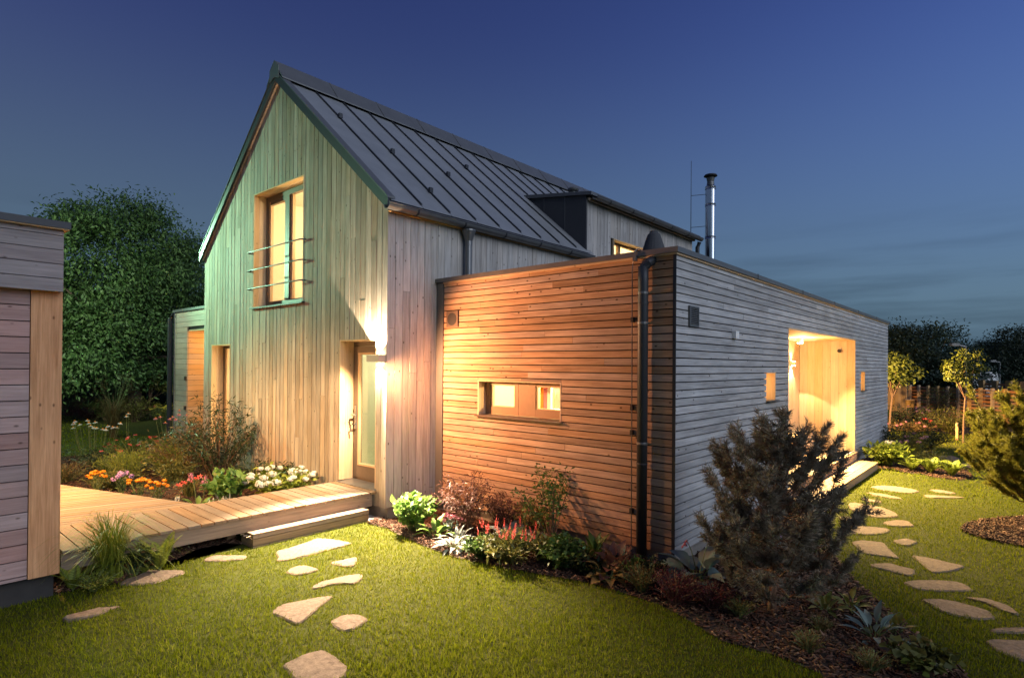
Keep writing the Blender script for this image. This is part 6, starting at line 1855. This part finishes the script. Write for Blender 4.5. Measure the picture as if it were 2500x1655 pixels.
# shrubs on the far left lawn
SH = [(170, 21.5, 1.0, 0.75, 'leaf_dark', 'round dark conifer shrub at the left behind the coneflowers', 0.05), (222, 20.5, 0.5, 0.9, 'leaf_maroon', 'low reddish shrub left on the far lawn', 0.06), (262, 20, 0.85, 0.75, 'leaf_bright', 'blue-green bushy shrub on the far lawn', 0.09),
      (300, 23.5, 1.15, 0.75, 'leaf_olive', 'tall olive shrub behind the blue-green bush', 0.09), (330, 19.5, 0.9, 0.75, 'leaf_olive', 'olive-green shrub right of the blue-green bush', 0.08)]
for k, (u, dist, h_, r_, m_, lab, ll) in enumerate(SH):
    p = at(u, 900, dist)
    shrub('garden_shrub', lab, 'shrub', (p[0], p[1]), h_, r_, 60, 1500, ll, ll * 0.4, m_, 'brownstem', 0.1, 0.3, 0.8, 0.2, 0.08, 220 + k)
p = at(278, 900, 15.2)
grass_clump('maiden_grass', 'tall brown wispy grass fountain behind the flower bed', (p[0], p[1]), 260, 1.25, 0.85, 0.010, 'leaf_brown', 230, plumes='leaf_brown')
p = at(368, 900, 21)
tree('young_fruit_tree', 'small young fruit tree left of the low wing', (p[0], p[1]), 1.5, [(0.1, 0, 1.35, 0.22, 0.22, 0.30), (-0.45, 0.3, 1.0, 0.22, 0.22, 0.14), (0.45, -0.35, 1.05, 0.25, 0.25, 0.18)], 'leaf_olive', 700, 0.085, 0.05, 231, 0.030, 'brownstem', cl=14, clr=0.20, limbs=10, fork=0.42)
for k, (u, dist, h_, lab, fm) in enumerate(((402, 16.5, 0.95, 'yellow coneflowers beside the downpipe of the low wing', 'fl_yellow'), (385, 20, 0.55, 'yellow daisies under the young fruit tree', 'fl_yellow'), (360, 20.4, 0.52, 'red flower patch under the young fruit tree', 'fl_red'))):
    p = at(u, 900, dist)
    o, sk_, rg_ = shrub('daisy_clump', lab, 'perennial', (p[0], p[1]), h_, 0.38, 26, 420, 0.08, 0.02, 'leaf_olive', 'stem', 0.1, 0.4, 0.7, 0.2, 0.05, 235 + k)
    for q in range(18):
        e = sk_[2][q] + np.array((0, 0, 0.03))
        part_np('flower', flower_disc(e, (rg_.normal(0, 0.3), rg_.normal(0, 0.3), 1), 0.06, 9, 0.03, rg_, 0.2), fm, o)

# ---- dark trees on the right
RT = [(2185, 33, 4.35, 1.9, 'tree_dark', 'tall dark tree just right of the grey wall end'), (2275, 32, 4.45, 1.75, 'tree_teal', 'bushy blue-green tree behind the fence'), (2372, 46, 2.7, 2.6, 'tree_dark', 'low dark tree between the two street lamps'),
      (2440, 42, 4.0, 2.0, 'tree_dark', 'dark tree behind the white camper van'), (2495, 38, 4.8, 2.1, 'tree_dark', 'tall dark tree at the right picture edge'), (2265, 40, 3.0, 3.2, 'tree_teal', 'wide dark tree low behind the fence gate'),
      (2570, 44, 5.4, 2.8, 'tree_dark', 'dark tree cut by the right picture edge'), (2130, 40, 4.2, 2.6, 'tree_dark', 'dark tree mostly hidden by the low wing'), (2400, 56, 2.9, 4.2, 'tree_teal', 'distant dark tree low on the horizon')]
for k, (u, dist, h_, r_, m_, lab) in enumerate(RT):
    p = at(u, 900, dist)
    tree('garden_tree', lab, (p[0], p[1]), h_, [(0, 0, h_ * 0.62, r_, r_, h_ * 0.38), (r_ * 0.5, -r_ * 0.5, h_ * 0.38, r_ * 0.8, r_ * 0.8, h_ * 0.34), (-r_ * 0.5, r_ * 0.5, h_ * 0.34, r_ * 0.8, r_ * 0.8, h_ * 0.32)], m_, 17000, 0.17, 0.085, 250 + k, 0.13, clr=0.85, cl=130)
# ---- young trees right
p = at(2352, 900, 15.6)
tree('young_tree', 'slender young staked tree before the fence', (p[0], p[1]), 2.6, [(-0.22, 0.25, 2.02, 0.13, 0.13, 0.28), (0.0, 0.0, 2.25, 0.12, 0.12, 0.30), (0.24, -0.27, 2.2, 0.14, 0.14, 0.34), (0.02, 0.0, 1.8, 0.18, 0.18, 0.18)], 'tree_lime', 900, 0.10, 0.04, 300, 0.022, 'brownstem', cl=14, clr=0.15, limbs=10, fork=0.5, droop=0.7)
p = at(2172, 900, 18.5)
tree('young_tree', 'lime-lit young round tree beside the end of the grey wall', (p[0], p[1]), 2.5, [(0.0, 0.0, 2.1, 0.42, 0.42, 0.36), (0.40, -0.46, 1.85, 0.28, 0.28, 0.16), (0.05, -0.05, 1.75, 0.36, 0.36, 0.2)], 'tree_lime', 1500, 0.11, 0.07, 301, 0.03, 'brownstem', cl=20, clr=0.32, limbs=10, fork=0.45)
p = at(2336, 1055, 16.3)
stk = thing('tree_stake', 'short wooden stake with crossbar beside the young tree', 'stake', (p[0], p[1], 0))
box('post', 'fence_post', stk, p[0] - 0.03, p[0] + 0.03, p[1] - 0.03, p[1] + 0.03, -0.05, 0.42)
box('crossbar', 'fence_post', stk, p[0] - 0.18, p[0] + 0.22, p[1] - 0.02, p[1] + 0.02, 0.425, 0.48)
# ---- far border before the fence
FB = [(2185, 19.5, 0.85, 0.7, 'leaf_dark', 'dark bush at the left end of the far border', None), (2240, 20.5, 0.7, 0.6, 'leaf_dark', 'dark bush with magenta flowers in the far border', 'fl_mauve'), (2275, 19.8, 0.62, 0.6, 'leaf_olive', 'bush with purple flowers in the far border', 'fl_mauve'),
      (2262, 18.6, 0.42, 0.6, 'leaf_dark', 'red flowering low plant in the far border', 'fl_red'), (2305, 18.6, 0.85, 0.6, 'leaf_olive', 'yellow-green bush right in the far border', None), (2330, 17.6, 0.55, 0.55, 'leaf_olive', 'low olive bush left of the tree stake', None),
      (2225, 18.2, 0.30, 0.8, 'leaf_brown', 'pinkish low ground cover edging the far lawn', 'fl_pink'), (2290, 22.5, 1.55, 0.7, 'leaf_olive', 'tall thin shrub rising above the fence', None), (2390, 17.5, 0.6, 0.6, 'leaf_olive', 'olive bush behind the yellow pine', None)]
for k, (u, dist, h_, r_, m_, lab, fm) in enumerate(FB):
    p = at(u, 900, dist)
    o, sk_, rg_ = shrub('border_shrub', lab, 'shrub', (p[0], p[1]), h_, r_, 40, 700, 0.09, 0.04, m_, 'brownstem', 0.1, 0.3, 0.8, 0.2, 0.08, 310 + k)
    if fm:
        Vs = [ball_cluster(sk_[2][q] + np.array((0, 0, 0.03)), 0.035, 16, 0.04, rg_, 0.6) for q in range(9)]
        part_np('flowers', merge(*Vs), fm, o)

# ---- slatted fence, each slat and post its own piece
fa, fb2 = at(2222, 943, 25.0), at(2520, 962, 19.6)
fen = thing('slat_fence', 'low brown slatted fence with pale posts behind the far border', 'fence', (fa[0], fa[1], 0))
nb = 11
TOPZ = 1.24
dxy = (fb2 - fa)[:2]
Lf = np.linalg.norm(dxy); dxy = dxy / Lf; nf = np.array((-dxy[1], dxy[0]))
def oriented(a, b, w0, w1, z0, z1):
    """box from a to b along the fence, from w0 to w1 across it"""
    P = [a + nf * w0, b + nf * w0, b + nf * w1, a + nf * w1]
    return [tuple(p) for p in P], z0, z1
for k in range(nb + 1):
    c = fa[:2] + dxy * Lf * k / nb
    q, z0, z1 = oriented(c - dxy * 0.045, c + dxy * 0.045, -0.05, 0.04, -0.1, TOPZ + 0.06)
    MB().prism(q, 'z', z0, z1).build('post', 'fence_post', fen)
    if k < nb:
        e = fa[:2] + dxy * Lf * (k + 1) / nb
        for j in range(9):
            q, z0, z1 = oriented(c, e, 0.045, 0.065, TOPZ - 0.135 * j - 0.085, TOPZ - 0.135 * j)
            MB().prism(q, 'z', z0, z1).build('slat', 'fence', fen)
ga, gb_ = at(2150, 938, 26.5), at(2214, 942, 25.4)
gt = thing('board_gate', 'solid orange-brown board gate at the left end of the fence', 'gate', (ga[0], ga[1], 0))
dg = (gb_ - ga)[:2]; Lg = np.linalg.norm(dg); dg /= Lg; ng = np.array((-dg[1], dg[0]))
k = 0
while k * 0.16 < Lg - 0.02:
    a = ga[:2] + dg * k * 0.16; b = ga[:2] + dg * min(k * 0.16 + 0.152, Lg)
    MB().prism([tuple(a), tuple(b), tuple(b + ng * 0.03), tuple(a + ng * 0.03)], 'z', 0.05, 1.30).build('board', 'fence_post', gt)
    k += 1
MB().prism([tuple(ga[:2] - ng * 0.08), tuple(gb_[:2] - ng * 0.08), tuple(gb_[:2] + ng * 0.10), tuple(ga[:2] + ng * 0.10)], 'z', 1.305, 1.35).build('cover_board', 'seam', gt)
lb0 = at(2222, 985, 24.6)
mb_ = thing('letter_box', 'pale wooden box hanging on the fence beside the board gate', 'box', (lb0[0], lb0[1], 0.5))
box('body', 'fence_post', mb_, lb0[0] - 0.15, lb0[0] + 0.15, lb0[1] - 0.15, lb0[1] + 0.15, 0.35, 0.66)
box('lid', 'fresh_x', mb_, lb0[0] - 0.17, lb0[0] + 0.17, lb0[1] - 0.17, lb0[1] + 0.17, 0.663, 0.69)
# second fence and brick pier behind
sa, sb = at(2400, 935, 30), at(2540, 945, 27)
f2 = thing('slat_fence', 'reddish slatted fence with brick pier farther back on the right', 'fence', (sa[0], sa[1], 0))
d2 = (sb - sa)[:2]; L2 = np.linalg.norm(d2); d2 /= L2; n2 = np.array((-d2[1], d2[0]))
for j in range(6):
    a, b = sa[:2], sb[:2]
    MB().prism([tuple(a), tuple(b), tuple(b + n2 * 0.03), tuple(a + n2 * 0.03)], 'z', 1.28 - 0.17 * j - 0.11, 1.28 - 0.17 * j).build('slat', 'fence', f2)
for k in range(5):
    c = sa[:2] + d2 * L2 * k / 4
    MB().prism([tuple(c - d2 * 0.14 - n2 * 0.12), tuple(c + d2 * 0.14 - n2 * 0.12), tuple(c + d2 * 0.14 - n2 * 0.01), tuple(c - d2 * 0.14 - n2 * 0.01)], 'z', -0.1, 1.42).build('pier', 'fence_post', f2)

# ---- camper van roof showing over the fences
cv = at(2408, 940, 33.0)
van = thing('camper_van', 'white camper van parked behind the fences', 'van', (cv[0], cv[1], 0))
ex = _r[:2]; ey = FWD[:2] / np.linalg.norm(FWD[:2])
def vanbox(u0, u1, v0, v1, z0, z1, taper=0.0):
    c = cv[:2]
    a = [c + ex * u0 + ey * v0, c + ex * u1 + ey * v0, c + ex * u1 + ey * v1, c + ex * u0 + ey * v1]
    b = [c + ex * (u0 + taper) + ey * (v0 + taper), c + ex * (u1 - taper) + ey * (v0 + taper), c + ex * (u1 - taper) + ey * (v1 - taper), c + ex * (u0 + taper) + ey * (v1 - taper)]
    m_ = MB()
    return m_.add([(*p, z0) for p in a] + [(*p, z1) for p in b], [(3, 2, 1, 0), (4, 5, 6, 7), (0, 1, 5, 4), (1, 2, 6, 5), (2, 3, 7, 6), (3, 0, 4, 7)])
vanbox(-0.75, 0.75, 0, 3.6, 0.35, 1.40).build('body', 'white', van)
vanbox(-0.74, 0.74, 0.02, 3.4, 1.405, 1.82, 0.07).build('roof', 'white', van)
vanbox(-0.45, 0.35, -0.02, -0.002, 1.10, 1.35).build('windscreen', 'dark', van)
vanbox(-0.50, 0.40, -0.0, 0.06, 1.50, 1.66).build('roof_window', 'dark', van)
for u_ in (-0.68, 0.68):
    for v_ in (0.5, 3.0):
        q = cv[:2] + ex * u_ + ey * v_
        MB().tube([(q[0] - ex[0] * 0.09, q[1] - ex[1] * 0.09, 0.32), (q[0] + ex[0] * 0.09, q[1] + ex[1] * 0.09, 0.32)], 0.32, 18).build('wheel', 'dark', van)

# ---- street lamps
def street_lamp(label, base, h, arm, mat='gutter', lit=None):
    o = thing('street_lamp', label, 'street lamp', (base[0], base[1], 0), 'street lamps')
    MB().tube([(base[0], base[1], -0.1), (base[0], base[1], h * 0.5), (base[0], base[1], h)], [0.07, 0.055, 0.045], 10).build('pole', mat, o)
    e = np.array(base[:2]) + np.array(arm)
    MB().tube([(base[0], base[1], h - 0.03), (e[0], e[1], h + 0.08)], [0.04, 0.035], 8).build('arm', mat, o)
    f_ = unit(np.array(arm)); s2 = np.array((-f_[1], f_[0]))
    c0 = np.array(base[:2]) + np.array(arm) * 0.55
    e2 = np.array(base[:2]) + np.array(arm) * 1.25
    q = [c0 + s2 * 0.06, e2 + s2 * 0.10, e2 - s2 * 0.10, c0 - s2 * 0.06]
    MB().prism([tuple(t) for t in q], 'z', h + 0.02, h + 0.13).build('lamp_head', mat, o)
    q = [c0 + f_ * 0.05 + s2 * 0.05, e2 - f_ * 0.04 + s2 * 0.08, e2 - f_ * 0.04 - s2 * 0.08, c0 + f_ * 0.05 - s2 * 0.05]
    MB().prism([tuple(t) for t in q], 'z', h + 0.004, h + 0.018).build('lens', lit or 'white', o)
    return o, (c0 + e2) / 2
b1 = at(2357, 845, 27.0)
street_lamp('street lamp rising behind the slender young tree', b1, b1[2], tuple(-_r[:2] * 0.55))
b2 = at(2441, 884, 36.0)
street_lamp('street lamp near the white camper van, farther back', b2, b2[2], tuple(-_r[:2] * 0.50))
M['lamp_green'] = emit('unseen_lamp_lens', (0.62, 1.0, 0.72), 20)
LP = np.array((-3.35, 13.5)); LH = 4.75
o, hc = street_lamp('unseen street lamp added behind the shed for its greenish light', LP, LH, (0.45, -0.55), 'gutter', 'lamp_green')  # unseen lamp, added to cast the green light on the gable
light('unseen_green_light', 'SPOT', (hc[0], hc[1], LH - 0.02), 1500, (0.44, 1.0, 0.60), o, (-0.83, 7.0, 4.9), spot_size=R(92), spot_blend=0.75, shadow_soft_size=0.08)
light('unseen_green_glow', 'POINT', (hc[0], hc[1], LH - 0.12), 220, (0.70, 1.0, 0.66), o, shadow_soft_size=0.1)  # all-round light of the unseen lamp, added to lift the walnut
light('walnut_fill', 'SPOT', (hc[0], hc[1], LH - 0.02), 850, (0.85, 1.0, 0.70), o, (wl[0] - 0.5, wl[1], 3.6), spot_size=R(70), spot_blend=0.7, shadow_soft_size=0.1)  # extra spot added to brighten the walnut tree
